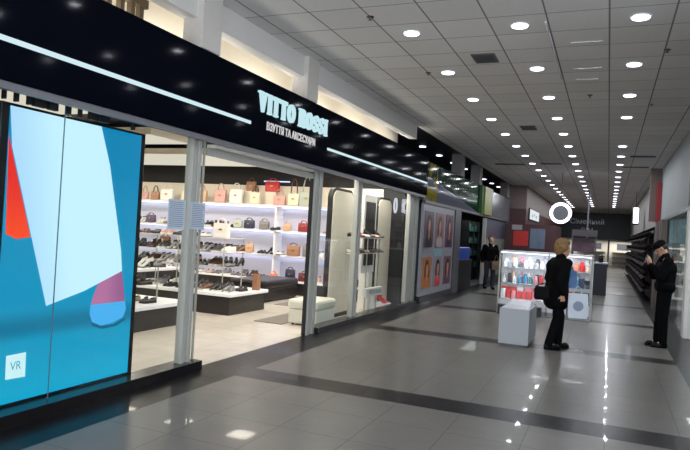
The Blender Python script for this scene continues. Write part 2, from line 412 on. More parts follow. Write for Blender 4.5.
# slatted bit on top of the fascia
t = thing('wooden_rack', 'brown slatted wooden rack standing on top of the fascia at upper left', 'rack', (-4.3, 4.55, 3.36))
wood = mat('brown_wood', (92, 76, 54), 0.6, noise=0.2, nscale=12)
for y in (-0.38, -0.22, -0.06, 0.08, 0.2): B('slat', -0.03, 0.03, y, y+0.05, 0, 0.42, wood, t)
B('top_board', -0.04, 0.04, -0.42, 0.3, 0.28, 0.36, wood, t)
struct(B('trim_3', -4.65, -4.12, -3.0, 14.0, 3.30, 3.36, greyd))

# ------------------------------------------------------------------ shop front glazing
def mullion(name, y0, y1, z0=0.0, z1=2.499, x0=-4.14, x1=-4.07):
    """ribbed aluminium post"""
    bm = bmesh.new(); box(bm, x0, x1, y0, y1, z0, z1)
    wdt = y1-y0
    box(bm, x1, x1+0.02, y0, y0+wdt*.28, z0, z1); box(bm, x1, x1+0.02, y1-wdt*.34, y1, z0, z1)
    return new(name, bm, alu, bevel=0.003)
p1 = tag(mullion('door_post', 5.42, 5.57), 'pale aluminium door post with a paper notice, left side of the doorway', 'post')
p2 = tag(mullion('door_post', 8.40, 8.66), 'pale aluminium door post at the right side of the shop doorway', 'post')
tag(B('door_gasket', -4.13, -4.08, 8.37, 8.399, 0, 2.499, matte_black), 'black vertical edge strip on the right door post', 'strip')
p3 = tag(mullion('door_post', 13.25, 13.92), 'wide pale aluminium post at the far end of the shoe shop', 'post')
p4 = tag(mullion('window_post', 10.14, 10.33), 'slim pale window post between the two rounded display panels', 'post')
kerb = mat('black_kerb', (22, 20, 22), 0.25, noise=0.2)
struct(B('baseboard_left', -4.2, -3.98, -3.0, 5.70, 0, 0.10, kerb))
struct(B('baseboard_left', -4.2, -3.98, 8.64, 14.0, 0, 0.09, kerb))
def pane(name, y0, y1, z0=0.1, z1=2.499, x=-4.1):
    o = B(name, x-0.005, x+0.005, y0, y1, z0, z1, winglass); return struct(o)
pane('window_1', -3.0, 3.772); pane('window_2', 3.775, 5.415); pane('window_8', 5.575, 5.67)
struct(B('trim_8', -4.112, -4.088, 5.671, 5.685, .1, 2.499, alu))
pane('window_3', 8.665, 10.135, 0.09); pane('window_4', 10.335, 13.24, 0.09)
struct(B('trim_6', -4.104, -4.092, 3.7722, 3.7748, 0.1, 2.499, mat('seam_dark', (70, 100, 110), .4)))
struct(B('trim_7', -4.13, -4.07, 5.687, 8.365, 2.33, 2.405, alu))
for k_, (y_, y2_) in enumerate(((3.0, 3.16), (3.2, 3.215), (3.3, 3.32), (3.41, 3.43), (3.46, 3.57), (3.6, 3.68), (3.78, 3.81), (3.91, 3.925), (4.02, 4.08), (4.12, 4.24), (4.54, 4.555))):
    tag(B('transom_block', -4.11, -4.07, y_, y2_, 2.405, 2.499, matte_black), 'small black divider in the transom strip above the advertising screen', 'divider', 'transom dividers above the screen')
# papers
paper = mat('notice_paper', (178, 190, 202), 0.6)
inkm = mat('notice_ink', (124, 136, 152), 0.6)
def notice(y0, y1, z0, z1, x, label):
    t = thing('paper_notice', label, 'notice', (x, (y0+y1)/2, z0))
    W, Hh = (y1-y0), z1-z0
    B('sheet', 0, 0.002, -W/2, W/2, 0, Hh, paper, t)
    bm = bmesh.new()
    for k in range(13):
        z = Hh*0.92-k*Hh*0.066; box(bm, 0.002, 0.003, -W*0.42, W*(0.42-0.12*random.random()), z-0.008, z)
    new('print', bm, inkm, t)
notice(5.12, 5.40, 1.50, 1.81, -4.094, 'grey printed paper notice taped on the glass beside the screen')
notice(5.43, 5.68, 1.51, 1.80, -4.048, 'grey printed paper notice taped on the door post')

# ------------------------------------------------------------------ advertising screen
sx_ = -4.17
scr = thing('advertising_screen', 'tall lit advertising screen showing a white trouser leg on turquoise', 'screen', (sx_-0.04, 4.02, 0.0))
def SP(px, py):
    y, z = px_on_x(px, py, -4.172); return y-4.02, z
y0, y1, z0, z1 = 3.33-4.02, 4.765-4.02, 0.12, 2.385
bm = bmesh.new(); box(bm, -0.05, 0.035, y0-0.07, y1+0.06, z0-0.04, z1+0.022); new('bezel', bm, mat('screen_bezel', (12, 14, 18), 0.35), scr, bevel=0.006)
bm = bmesh.new(); box(bm, -0.02, 0.02, y0+0.2, y0+0.3, 0, z0-0.04); box(bm, -0.02, 0.02, y1-0.3, y1-0.2, 0, z0-0.04); new('foot', bm, matte_black, scr)
def scr_mat(name, f):
    m = NG(name); nt = m.nt; c = f(m)
    b = m.b; b.inputs['Base Color'].default_value = (0.01, 0.01, 0.01, 1); b.inputs['Roughness'].default_value = 0.25
    nt.links.new(c, b.inputs['Emission Color']); b.inputs['Emission Strength'].default_value = 1.12
    return m.m
def ramp(m, v, a, b):
    n = m.nt.nodes.new('ShaderNodeMapRange'); m.nt.links.new(v, n.inputs[0]); n.inputs[1].default_value = a; n.inputs[2].default_value = b; n.interpolation_type = 'SMOOTHSTEP'
    return n.outputs[0]
# turquoise backdrop: a printed picture with its own floor line under the foot
def bgf(m):
    up = m.mix(ramp(m, m.z, 0.9, 2.3), (0, 142, 186), (0, 128, 178))
    lo = m.mix(ramp(m, m.z, 0.1, 0.55), (0, 160, 200), (0, 148, 190))
    c = m.mix(ramp(m, m.z, 0.72, 0.80), lo, up)
    d = m.mul(ramp(m, m.z, 0.56, 0.68), m.sub(1.0, ramp(m, m.z, 0.70, 0.84)))
    return m.mix(m.mul(d, 0.7), c, (0, 92, 128))
bg = scr_mat('screen_turquoise', bgf)
trf = scr_mat('screen_white_cloth', lambda m: m.mix(ramp(m, m.add(m.y, m.mul(m.z, 0.18)), -0.35, 0.25), (168, 214, 246), (196, 238, 252)))
redf = scr_mat('screen_red_cloth', lambda m: m.mix(ramp(m, m.z, 1.2, 1.9), (250, 78, 30), (226, 40, 30)))
pinkf = scr_mat('screen_ankle', lambda m: m.mix(ramp(m, m.y, 0.35, 0.62), (176, 112, 156), (150, 92, 140)))
shoef = scr_mat('screen_blue_shoe', lambda m: m.mix(ramp(m, m.z, 0.45, 0.62), (96, 190, 240), (70, 172, 236)))
cardf = scr_mat('screen_card', lambda m: m.mix(m.noise(2), (190, 232, 238), (205, 240, 245)))
vrf = scr_mat('screen_vr', lambda m: m.mix(m.noise(2), (60, 150, 180), (70, 160, 190)))
darkf = scr_mat('screen_shadow', lambda m: m.mix(m.noise(2), (0, 88, 124), (0, 96, 132)))
bm = bmesh.new()
def poly(pts, x, mi):
    f = bm.faces.new([bm.verts.new((x, p[0], p[1])) for p in pts]); f.material_index = mi
box(bm, 0.035, 0.037, y0, y1, z0, z1, 0)
def seg_poly(pix, x, mi):
    pts = []
    for p in pix:
        a, b = SP(*p); pts.append((min(max(a, y0+.001), y1-.001), min(max(b, z0+.001), z1-.001)))
    poly(pts, x, mi)
seg_poly([(91, 322), (101, 326), (114, 324), (124, 318), (126, 319), (116, 326), (102, 329), (92, 326)], 0.0372, 7)
seg_poly([(99, 282), (122, 271), (123.5, 285), (125, 302), (90.5, 306), (93.5, 295)], 0.0374, 3)
seg_poly([(90.5, 305), (108, 303), (125, 301), (126, 309), (123, 317), (112, 323), (101, 325.5), (92, 322), (89.5, 314)], 0.0378, 4)
seg_poly([(9, 135), (14, 160), (30.5, 237), (16, 239), (5.5, 234), (8, 160)], 0.0382, 2)
seg_poly([(8, 100), (12, 146), (46, 306), (84, 291), (122, 271), (121, 250), (110, 165), (102, 120)], 0.0386, 1)
seg_poly([(6, 356), (26, 352), (25, 376.5), (5, 380)], 0.0390, 5)
new('display', bm, [bg, trf, redf, pinkf, shoef, cardf, vrf, darkf], scr)
cy_, cz_ = SP(15.5, 366)
text_mesh('logo_letters', 'VR', 0.095, vrf, scr, (0.0395, cy_, cz_), RX, 0.0005, 0.85)

# ------------------------------------------------------------------ shoe shop interior
struct(B('wall_shop_back', -13.6, -4.3, 13.62, 13.9, 0, 3.3, mat('shop_back_black', (18, 18, 20), 0.6)))
struct(B('wall_shop_end', -13.7, -13.5, -3.0, 13.9, 0, 3.3, creamp))
plate('ceiling', -13.6, -4.14, -3.0, 13.62, 3.2, 3.3, mat('shop_ceiling_black', (22, 22, 24), 0.7))
shop_lamp_m = glow('shop_lamp', (255, 240, 215), 6)
def ceiling_raft(x0, x1, y0, y1, label):
    t = thing('ceiling_raft', label, 'ceiling panel', ((x0+x1)/2, (y0+y1)/2, 2.98))
    hx, hy = (x1-x0)/2, (y1-y0)/2
    B('panel', -hx, hx, -hy, hy, 0, 0.12, mat('raft_cream', (222, 212, 192), 0.6), t)
    B('glow_sheet', -hx+.02, hx-.02, -hy+.02, hy-.02, -.006, -.001, glow('raft_underside_glow', (232, 224, 206), .95), t)  # glow added to lift the underside, which bounced light leaves dim
    for i in range(4):
        x = -hx+2*hx*(i+.5)/4
        bm = bmesh.new(); lathe(bm, [(0.07, -0.012), (0.075, 0.0), (0.06, 0.002)], 16, (x, 0, 0)); new('spotlight', bm, shop_lamp_m, t)
        area('shop_lamp', (x, 0, -0.02), 0.5, 0.5, P_SHOP, (1, 0.91, 0.78), parent=t)
    return t
ceiling_raft(-12.9, -6.3, 10.7, 12.9, 'cream ceiling panel before the bag shelves')
ceiling_raft(-12.9, -7.0, 8.2, 9.3, 'cream ceiling panel in the middle of the shop')
ceiling_raft(-12.9, -5.2, 3.4, 6.5, 'cream ceiling panel nearest the shop front')
for x, y in ((-5.4, 7.2), (-5.1, 9.4), (-5.0, 11.0), (-5.0, 12.6), (-5.4, 5.2)):
    bm = bmesh.new(); lathe(bm, [(0.07, -0.02), (0.08, 0.0), (0.06, 0.002)], 16)
    o = new('spotlight', bm, shop_lamp_m, None, (x, y, 3.2)); tag(o, 'small warm spotlight in the black shop ceiling', 'ceiling light', 'shop ceiling spotlights')
    area('shop_lamp', (0, 0, -0.03), 0.3, 0.3, P_SHOP, (1, 0.91, 0.78), parent=o)
# back wall shelving
shelf_w = mat('shelf_white', (232, 232, 236), 0.4)
backp = mat('shelf_back_white', (200, 200, 216), 0.5)
shf = thing('wall_shelving', 'long white lit wall shelving with bags and shoes on the shop back wall', 'shelving', (-9.0, 13.3, 0))
SX0, SX1 = -4.0, 4.2        # local x
B('back_panel', SX0, SX1, 0.26, 0.30, 0.34, 2.12, backp, shf)
B('top_panel', SX0, SX1, 0.24, 0.30, 2.12, 2.58, mat('bag_backdrop', (232, 222, 204), 0.5), shf)
B('base_cabinet', SX0, SX1, -0.12, 0.30, 0.0, 0.27, mat('dark_cabinet', (34, 30, 32), 0.4), shf)
SH = [0.33, 0.92, 1.50, 2.10]
led2 = glow('shelf_led', (222, 228, 255), 2.6)
for i, z in enumerate(SH):
    dpt = -0.2 if i == 0 else -0.12
    o = B('shelf', SX0, SX1, dpt, 0.26, z-0.045, z, shelf_w, shf, bevel=0.004)
    if i:
        bm = bmesh.new(); box(bm, SX0+.02, SX1-.02, 0.2, 0.235, z-0.062, z-0.047); new('light_strip', bm, led2, o)
        for q in range(3):
            area('shelf_lamp', (SX0+1.4+2.8*q, 0.2, z-0.07), 2.6, 0.03, P_SHELF, (0.85, 0.88, 1.0), parent=o)
for x in (-4.0, -1.2, 1.6, 4.16): B('side_panel', x, x+0.04, -0.1, 0.26, 0.27, 2.12, shelf_w, shf)
ledbar = tag(B('light_bar', -7.98, -7.26, 13.59, 13.619, 2.68, 2.705, glow('bar_led', (200, 215, 255), 1.6)), 'thin blue-white light bar on the black band above the bags', 'light')

COLS = {'black': (26, 24, 26), 'white': (226, 222, 214), 'beige': (196, 160, 128), 'brown': (96, 62, 44), 'grey': (120, 118, 118),
        'pink': (200, 156, 146), 'navy': (34, 40, 66), 'dark red': (140, 24, 34), 'red': (196, 40, 40), 'cream': (226, 212, 186),
        'tan': (156, 112, 86), 'sage': (170, 178, 164), 'orange': (226, 112, 70), 'purple': (86, 70, 96), 'maroon': (96, 34, 44)}
def cm(c): return mat('leather_'+c.replace(' ', '_'), COLS[c], 0.42, noise=0.06, nscale=30)
# --- shoe meshes (toe towards -Y), real size
def shoe_mesh(kind, color):
    bm = bmesh.new(); N = 10
    secs = []
    heel = {'heeled shoe': 0.075, 'flat shoe': 0.012, 'trainer': 0.03}[kind]
    # (t along, half width, height, base z)
    prof = {'heeled shoe': [(0, .012, .02), (.04, .03, .035), (.12, .036, .035), (.2, .036, .03), (.3, .030, .035), (.5, .026, .045), (.7, .028, .06), (.88, .030, .07), (.97, .026, .075), (1, .015, .06)],
            'flat shoe': [(0, .014, .02), (.05, .032, .035), (.14, .040, .04), (.25, .042, .045), (.4, .036, .05), (.6, .032, .05), (.8, .033, .055), (.95, .030, .06), (1, .016, .055)],
            'trainer': [(0, .018, .03), (.05, .038, .045), (.15, .046, .055), (.3, .047, .07), (.45, .042, .09), (.6, .038, .1), (.8, .038, .105), (.95, .034, .11), (1, .02, .1)]}[kind]
    Ls = 0.25
    for t_, hw, hh in prof:
        bz = 0.008+heel*max(0, min(1, (t_-.25)/.45)) if kind == 'heeled shoe' else 0.02 if kind == 'trainer' else 0.01
        y = -Ls/2+Ls*t_
        secs.append([(hw*math.cos(2*PI*k/N)*(1 if math.sin(2*PI*k/N) < 0.3 else .72), y, bz+(hh if math.sin(2*PI*k/N) > 0 else 0.006)*math.sin(2*PI*k/N)) for k in range(N)])
    loft(bm, secs, 0)
    # sole
    so = []
    for t_, hw, hh in prof:
        bz = heel*max(0, min(1, (t_-.25)/.45)) if kind == 'heeled shoe' else 0.0
        th = 0.01 if kind != 'trainer' else 0.03; y = -Ls/2+Ls*t_
        so.append([(-hw, y, bz), (hw, y, bz), (hw, y, bz+th), (-hw, y, bz+th)])
    loft(bm, so, 1)
    if kind == 'heeled shoe':
        loft(bm, [[(-.009, .095, 0), (.009, .095, 0), (.009, .115, 0), (-.009, .115, 0)], [(-.022, .075, .08), (.022, .075, .08), (.022, .12, .08), (-.022, .12, .08)]], 1)
    # dark opening
    loft(bm, [[(-.018, .02, prof[-3][2]*.9+heel*.9), (.018, .02, prof[-3][2]*.9+heel*.9), (.02, .1, prof[-3][2]+heel+.006), (-.02, .1, prof[-3][2]+heel+.006)],
              [(-.014, .03, prof[-3][2]*.9+heel*.9+.012), (.014, .03, prof[-3][2]*.9+heel*.9+.012), (.016, .095, prof[-3][2]+heel+.012), (-.016, .095, prof[-3][2]+heel+.012)]], 2)
    me = bpy.data.meshes.new('shoe'); bmesh.ops.recalc_face_normals(bm, faces=bm.faces); bm.to_mesh(me); bm.free()
    for p in me.polygons: p.use_smooth = p.material_index == 0
    me.materials.append(cm(color)); me.materials.append(cm('white' if kind == 'trainer' else 'black')); me.materials.append(matte_black)
    return me
SM = {}
def shoe(x, y, z, kind, color, where, group, rz=None):
    if (kind, color) not in SM: SM[(kind, color)] = shoe_mesh(kind, color)
    o = bpy.data.objects.new(kind.replace(' ', '_'), SM[(kind, color)]); COL.objects.link(o)
    o.location = (x, y, z+0.001); o.rotation_euler[2] = random.uniform(-.5, .5) if rz is None else rz
    tag(o, f'{color} {kind} {where}', 'shoe', f'{color} {kind}s {where}'); return o
# --- bags
def bag_meshes(w_, h_, d_, color, arch):
    bm = bmesh.new()
    secs = []
    for z, f, g in ((0, .90, 1), (.12*h_, .95, 1), (.6*h_, .98, .8), (.97*h_, 1.0, .42), (h_, .97, .36)):
        a, b = w_/2*f, d_/2*g; c = .25*b
        secs.append([(-a+c, -b, z), (a-c, -b, z), (a, -b+c, z), (a, b-c, z), (a-c, b, z), (-a+c, b, z), (-a, b-c, z), (-a, -b+c, z)])
    loft(bm, secs)
    hm = bmesh.new(); aw = w_*.28
    for sy in (-1, 1):
        tube(hm, [(-aw, sy*d_*.16, h_*.86)]+[(aw*-math.cos(PI*k/8), sy*d_*.12, h_*.98+arch*math.sin(PI*k/8)) for k in range(9)]+[(aw, sy*d_*.16, h_*.86)], 0.008, 6)
    return bm, hm
def bag(x, y, z, w_, h_, color, label, arch=0.1, d_=0.12, rz=0, group=None):
    bmm, hm = bag_meshes(w_, h_, d_, color, arch)
    o = new('handbag', bmm, cm(color), None, (x, y, z+0.001), rz, bevel=0.008)
    tag(o, label, 'bag', group); new('handle', hm, cm('brown' if color in ('cream', 'tan') else color), o)
    bm = bmesh.new(); box(bm, -w_*.09, w_*.09, -d_/2*.9-0.012, -d_/2*.6, h_*.5, h_*.62)
    new('clasp', bm, mat('brass', (190, 160, 90), 0.3, 0.8), o)
    return o
Yt = 13.22
TB = [(-9.55, .3, .3, 'beige', 'beige handbag just left of the dusty pink pair on the top shelf'), (-11.85, .3, .3, 'cream', 'cream handbag at the extreme left of the top bag shelf'), (-11.0, .24, .22, 'tan', 'small tan handbag left of the large white one'), (-11.35, .22, .2, 'pink', 'pink handbag at the left end of the top bag shelf'), (-10.62, .36, .3, 'white', 'large white handbag left of the door post on the top bag shelf'),
      (-9.98, .3, .26, 'cream', 'cream box handbag right of the large white one'), (-8.98, .30, .34, 'pink', 'dusty pink handbag, first right of the door post on the top shelf'),
      (-8.52, .34, .36, 'white', 'white handbag with brown handles beside the dusty pink one'), (-7.98, .26, .30, 'cream', 'plain cream handbag under the tan one'),
      (-7.30, .3, .24, 'pink', 'salmon pink handbag right below the red one'), (-6.92, .28, .3, 'cream', 'cream handbag with tall arched handle near the shelf right end'), (-6.58, .34, .36, 'sage', 'pale sage handbag with the tallest arched handle')]
for x, w_, h_, c, lab in TB:
    bag(x, Yt, 2.10, w_*1.08, h_*.95, c, lab, 0.36 if 'tall' in lab else 0.16)
# risers for tan and red bag
for x, lab in ((-8.24, 'cream display block under the tan handbag'), (-7.64, 'cream display block under the red handbag')):
    tag(B('display_block', x-.15, x+.15, 13.36, 13.53, 2.10, 2.42, creamp), lab, 'block')
bag(-8.24, 13.44, 2.42, .26, .24, 'tan', 'tan handbag raised on a cream block', .1)
bag(-7.64, 13.44, 2.42, .38, .26, 'red', 'bright red handbag raised on a cream block', .08)
for x, z, w_, h_, c, lab in ((-8.1, 1.5, .28, .2, 'navy', 'navy handbag in the middle of the second shelf'), (-7.68, 1.5, .26, .2, 'grey', 'dark grey handbag right of the navy one'),
        (-8.42, 1.5, .24, .18, 'sage', 'pale grey-green handbag left of the navy one'), (-7.05, 1.5, .2, .16, 'beige', 'small beige handbag on the second shelf'), (-6.62, 1.5, .26, .2, 'dark red', 'dark red handbag on the second shelf'),
        (-6.3, 1.5, .2, .16, 'maroon', 'small maroon handbag near the right end of the second shelf'),
        (-8.05, .92, .22, .2, 'beige', 'beige handbag on the third shelf'), (-6.85, .92, .34, .24, 'tan', 'tan handbag on the third shelf'), (-6.45, .92, .3, .26, 'grey', 'grey handbag right of the tan one'),
        (-7.35, .33, .2, .12, 'orange', 'small bright orange handbag on the lowest shelf'), (-6.9, .33, .24, .26, 'navy', 'dark navy handbag on the lowest shelf'), (-6.5, .33, .34, .2, 'maroon', 'maroon handbag on the lowest shelf'),
        (-10.6, .92, .3, .24, 'brown', 'brown handbag on the third shelf behind the glass front'), (-11.1, 1.5, .28, .2, 'purple', 'dusty purple handbag on the second shelf behind the glass')):
    bag(x, 13.22, z, w_, h_, c, lab, .06)
pal = ['black', 'white', 'beige', 'brown', 'grey', 'black', 'black', 'pink', 'white', 'tan']
used = {1.50: [-8.1, -7.68, -8.42, -7.05, -6.62, -6.3, -11.1], .92: [-8.05, -6.85, -6.45, -10.6], .33: [-7.35, -6.9, -6.5]}
for z, nm in ((1.50, 'on the second shelf of the back wall'), (.92, 'on the third shelf of the back wall'), (.33, 'on the lowest shelf of the back wall')):
    x = -12.4
    while x < -5.1:
        if all(abs(x-u) > .22 for u in used[z]):
            c = random.choice(pal); kd = random.choice(['heeled shoe', 'flat shoe', 'trainer'])
            for dx in (0, .105): shoe(x+dx, 13.26+random.uniform(-.02, .02), z, kd, c, nm, None, random.uniform(-.35, .35))
            x += random.uniform(.22, .27)
        else: x += .06
# --- low display tables with white tops
darkbase = mat('table_base_dark', (40, 36, 36), 0.35, noise=0.1)
def low_table(x0, x1, y0, y1, h, label):
    t = thing('display_table', label, 'display table', ((x0+x1)/2, (y0+y1)/2, 0))
    hx, hy = (x1-x0)/2, (y1-y0)/2
    B('base', -hx+.05, hx-.05, -hy+.05, hy-.05, 0, h-.06, darkbase, t)
    B('top', -hx, hx, -hy, hy, h-.06, h, shelf_w, t, bevel=.012); return t
low_table(-8.6, -5.92, 9.2, 10.5, .38, 'low white-topped dark display table left of the black ottoman')
low_table(-8.2, -5.95, 6.6, 8.1, .36, 'low white-topped dark display table close behind the screen')
low_table(-10.5, -8.8, 10.2, 11.6, .55, 'low white-topped dark display table deeper in the shop')
# glass tiered racks on tables
def glass_rack(x0, x1, y0, y1, zb, zs, label):
    t = thing('glass_rack', label, 'display rack', ((x0+x1)/2, (y0+y1)/2, zb+.001)); hx, hy = (x1-x0)/2, (y1-y0)/2
    for z in zs:
        B('glass_shelf', -hx, hx, -hy, hy, z-zb-.012, z-zb, mat('frosted_shelf', (196, 196, 194), 0.25), t)
    for sx in (-hx+.03, 0, hx-.03):
        for sy in (-hy+.03, hy-.03): bm = bmesh.new(); tube(bm, [(sx, sy, 0), (sx, sy, zs[-1]-zb)], .011, 8); new('upright', bm, alu, t)
    return t
glass_rack(-8.5, -6.4, 9.65, 10.35, .38, (.80, 1.05, 1.32), 'tiered glass shoe rack standing on the middle display table')
glass_rack(-8.1, -6.3, 7.2, 7.8, .36, (.62, .88), 'tiered glass shoe rack behind the screen edge')
for (xa, xb, ya, z, nm, nn) in ((-8.4, -6.45, 9.85, .80, 'on the lower tier of the middle glass rack', 9), (-8.4, -6.45, 9.85, 1.05, 'on the middle tier of the middle glass rack', 9), (-8.4, -6.45, 9.85, 1.32, 'on the top tier of the middle glass rack', 8),
        (-8.4, -6.1, 9.42, .38, 'on the white top of the middle display table', 10), (-8.05, -6.3, 7.4, .62, 'on the lower tier of the screen-side rack', 7), (-8.05, -6.3, 7.4, .88, 'on the top tier of the screen-side rack', 7),
        (-7.9, -6.1, 6.85, .36, 'on the white table close behind the screen', 7), (-10.3, -9.0, 10.6, .55, 'on the deeper display table', 6)):
    for k in range(nn):
        x = xa+(xb-xa)*k/(nn-1)
        if z == 1.32 and k in (6, 7): continue
        kd = random.choice(['heeled shoe', 'flat shoe', 'trainer']); c = random.choice(pal)
        for dx in (0, .1): shoe(x-.05+dx, ya, z, kd, c, nm, None, random.uniform(-.3, .3))
for (xa, xb, ya, z, nm, nn) in ((-8.4, -6.45, 10.18, .80, 'at the back of the middle rack lower tier', 9), (-8.4, -6.45, 10.18, 1.05, 'at the back of the middle rack middle tier', 9),
        (-8.4, -6.1, 9.8, .38, 'under the middle glass rack on the table top', 9), (-8.05, -6.3, 7.65, .88, 'at the back of the screen-side rack', 7), (-8.0, -6.2, 7.2+.2, .36, 'under the rack behind the screen', 7), (-10.3, -9.0, 11.1, .55, 'in the back row of the deeper display table', 6)):
    for k in range(nn):
        kd = random.choice(['heeled shoe', 'flat shoe', 'trainer']); c = random.choice(['black', 'white', 'grey', 'black', 'beige', 'brown'])
        for dx in (0, .1): shoe(xa+(xb-xa)*k/(nn-1)-.05+dx, ya, z, kd, c, nm, None, random.uniform(-.3, .3))
bag(-6.72, 10.0, 1.32, .34, .27, 'white', 'white handbag on the top tier of the middle glass rack', .1)
bag(-6.02, 10.2, .38, .14, .3, 'tan', 'tall tan boot-like bag at the right corner of the display table', .02)
# ottomans
def ottoman(x0, x1, y0, y1, h, m, label, cat='ottoman'):
    cx, cy = (x0+x1)/2, (y0+y1)/2
    t = thing('ottoman', label, cat, (cx, cy, 0))
    a, b = (x1-x0)/2, (y1-y0)/2
    B('seat_cushion', -a, a, -b, b, h*.62, h, m, t, bevel=.05); B('base', -a+.02, a-.02, -b+.02, b-.02, .03, h*.615, m, t, bevel=.02)
    bm = bmesh.new()
    for sx in (-1, 1):
        for sy in (-1, 1): tube(bm, [(sx*(a-.08), sy*(b-.08), 0), (sx*(a-.08), sy*(b-.08), .03)], .02, 8)
    new('feet', bm, matte_black, t)
ottoman(-7.3, -6.42, 11.25, 12.75, .45, mat('black_leather', (22, 20, 22), .35), 'long black leather ottoman in front of the back shelves')
ottoman(-4.80, -4.25, 9.15, 9.93, .42, mat('white_leather', (214, 212, 196), .4), 'white leather cube seat behind the right door post')
rug = mat('rug_grey', (124, 118, 112), .9, noise=.15, nscale=60)
for x0, x1, y0, y1, lab in ((-5.35, -4.55, 9.05, 10.3, 'grey rectangular mat in front of the white cube seat'), (-6.2, -5.3, 11.25, 12.3, 'grey rectangular mat beside the black ottoman')):
    if y0 < 10: x1 = -4.83
    tag(B('floor_mat', x0, x1, y0, y1, 0.001, .012, rug, bevel=.003), lab, 'mat')

# --- window display : rounded panels
def arch_panel(y0, y1, x, label):
    t = thing('rounded_display_board', label, 'display panel', (x, (y0+y1)/2, 0)); hw = (y1-y0)/2
    def outline(hw, h, r):
        p = [(-hw, 0.05)]; 
        for k in range(9): a = PI-PI/2*k/8; p.append((-hw+r+r*math.cos(a), h-r+r*math.sin(a)))
        for k in range(9): a = PI/2-PI/2*k/8; p.append((hw-r+r*math.cos(a), h-r+r*math.sin(a)))
        p.append((hw, 0.05)); return p
    def prism(o, xa, xb):
        bm = bmesh.new(); a = [bm.verts.new((xa, p[0], p[1])) for p in o]; b = [bm.verts.new((xb, p[0], p[1])) for p in o]
        bm.faces.new(a); bm.faces.new(b)
        for i in range(len(o)): bm.faces.new((a[i], a[(i+1) % len(o)], b[(i+1) % len(o)], b[i]))
        return bm
    new('edge', prism(outline(hw, 2.36, .2), -.06, .02), matte_black, t)
    new('face', prism(outline(hw-.05, 2.31, .17), .021, .04), creamp, t)
    B('stand', -.15, .1, -hw+.05, hw-.05, 0, .05, matte_black, t); return t
arch_panel(10.25, 11.3, -4.62, 'cream rounded-top display panel with black edge, nearer one')
arch_panel(12.68, 13.6, -4.62, 'cream rounded-top display panel with black edge, farther one')
t = thing('display_monitor', 'dark framed poster between the two rounded display panels', 'poster', (-4.56, 12.1, 0))
B('frame', -.03, .02, -.36, .36, .75, 2.34, white, t); B('picture', .02, .03, -.27, .27, .9, 2.2, mat('poster_dark', (44, 34, 40), .4, noise=.5, nscale=4), t)
B('stand', -.12, .1, -.1, .1, 0, .75, white, t)
t = thing('display_stand', 'two-tier white display stand just inside the window', 'display stand', (-4.36, 11.55, 0))
B('lower_shelf', -.07, .07, -.85, .7, 1.16, 1.18, shelf_w, t); B('upper_shelf', -.07, .07, -.85, .7, 1.46, 1.48, shelf_w, t)
for y in (-.8, 0, .67): B('upright', -.01, .01, y, y+.02, 0, 1.48, alu, t)
for k in range(6):
    shoe(-4.36, 10.8+.27*k, 1.48, 'heeled shoe' if k % 2 else 'flat shoe', ['black', 'dark red', 'white', 'black', 'beige', 'black'][k], 'on the window display stand', None, PI/2)
    shoe(-4.36, 10.82+.27*k, 1.18, 'flat shoe', ['white', 'black', 'beige', 'black', 'brown', 'grey'][k], 'on the lower tier of the window display stand', None, PI/2)
t = thing('sign_box', 'small white sign box with grey lettering low in the window', 'sign', (-4.22, 11.65, .34), 0)
B('box', -.05, .04, -.5, .45, 0, .16, white, t); text_mesh('lettering', 'VITTO ROSSI', .12, mat('grey_ink', (120, 120, 126), .5), t, (.043, 0, .08), RX, .001)
B('foot', -.04, .03, -.05, .05, -.34, 0, white, t)
tag(B('plinth', -4.45, -4.2, 12.3, 12.72, 0.0, .12, shelf_w, bevel=.01), 'low white plinth with red shoes inside the window', 'plinth')
for y in (12.42, 12.58): shoe(-4.33, y, .12, 'heeled shoe', 'red', 'on the low plinth inside the window', None, PI/2)
rg = thing('glowing_ring', 'small oval glowing ring standing in for a reflection at the window far end', 'ring light', (-4.35, 13.12, 2.2))  # reflection of a lit ring, built as a glowing ring with an added cord
bm = bmesh.new(); tube(bm, [(0,   .09*math.cos(2*PI*k/28), .15*math.sin(2*PI*k/28)) for k in range(28)], .022, 8, closed=True); new('ring', bm, glow('ring_reflection_glow', (225, 230, 245), 1.0), rg)
bm = bmesh.new(); tube(bm, [(0, 0, .15), (0, 0, 1.0)], .006, 6); new('cord', bm, matte_black, rg)

# ------------------------------------------------------------------ second shop on the left (posters, green fascia)
struct(B('wall_left', -9.0, -4.2, 14.0, 14.12, 0, 3.3, greyd))
struct(B('wall_left', -9.1, -9.0, 14.0, 52, 0, 3.96, greyd))
def fascia2_mat():
    g = NG('green_mural'); 
    # white swoosh: z below curve  ;  yellow patches near the near end
    u = g.sub(g.y, 15.0); v = g.sub(g.z, 2.4)
    crv = g.sub(.52, g.mul(u, .09))
    wht = g.lt(v, crv)
    n = g.noise(2.2, 4)
    green = g.mix(n, (12, 34, 34), (34, 66, 36))
    c = g.mix(wht, green, (92, 94, 104))
    yel = g.mul(g.lt(u, .2), g.gt(g.noise(3.2, 2), .5))
    c = g.mix(yel, c, (130, 120, 26))
    g.color(c); g.b.inputs['Roughness'].default_value = .3; clear_coat(g.m, .25, .07); return g.m
bm = bmesh.new(); box(bm, -4.15, -3.98, 14.02, 20.7, 2.40, 3.32)
tag(new('shop_fascia', bm, fascia2_mat()), 'green mural fascia with white swoosh and yellow flowers above the portrait posters', 'fascia')
bm = bmesh.new(); box(bm, -4.1, -3.9, 20.75, 21.0, 2.38, 3.32)
tag(new('banner', bm, mat('green_banner', (40, 88, 44), .4)), 'narrow green projecting banner on the left wall', 'banner')
bm = bmesh.new(); box(bm, -3.98, -3.85, 21.0, 22.4, 2.4, 3.32)
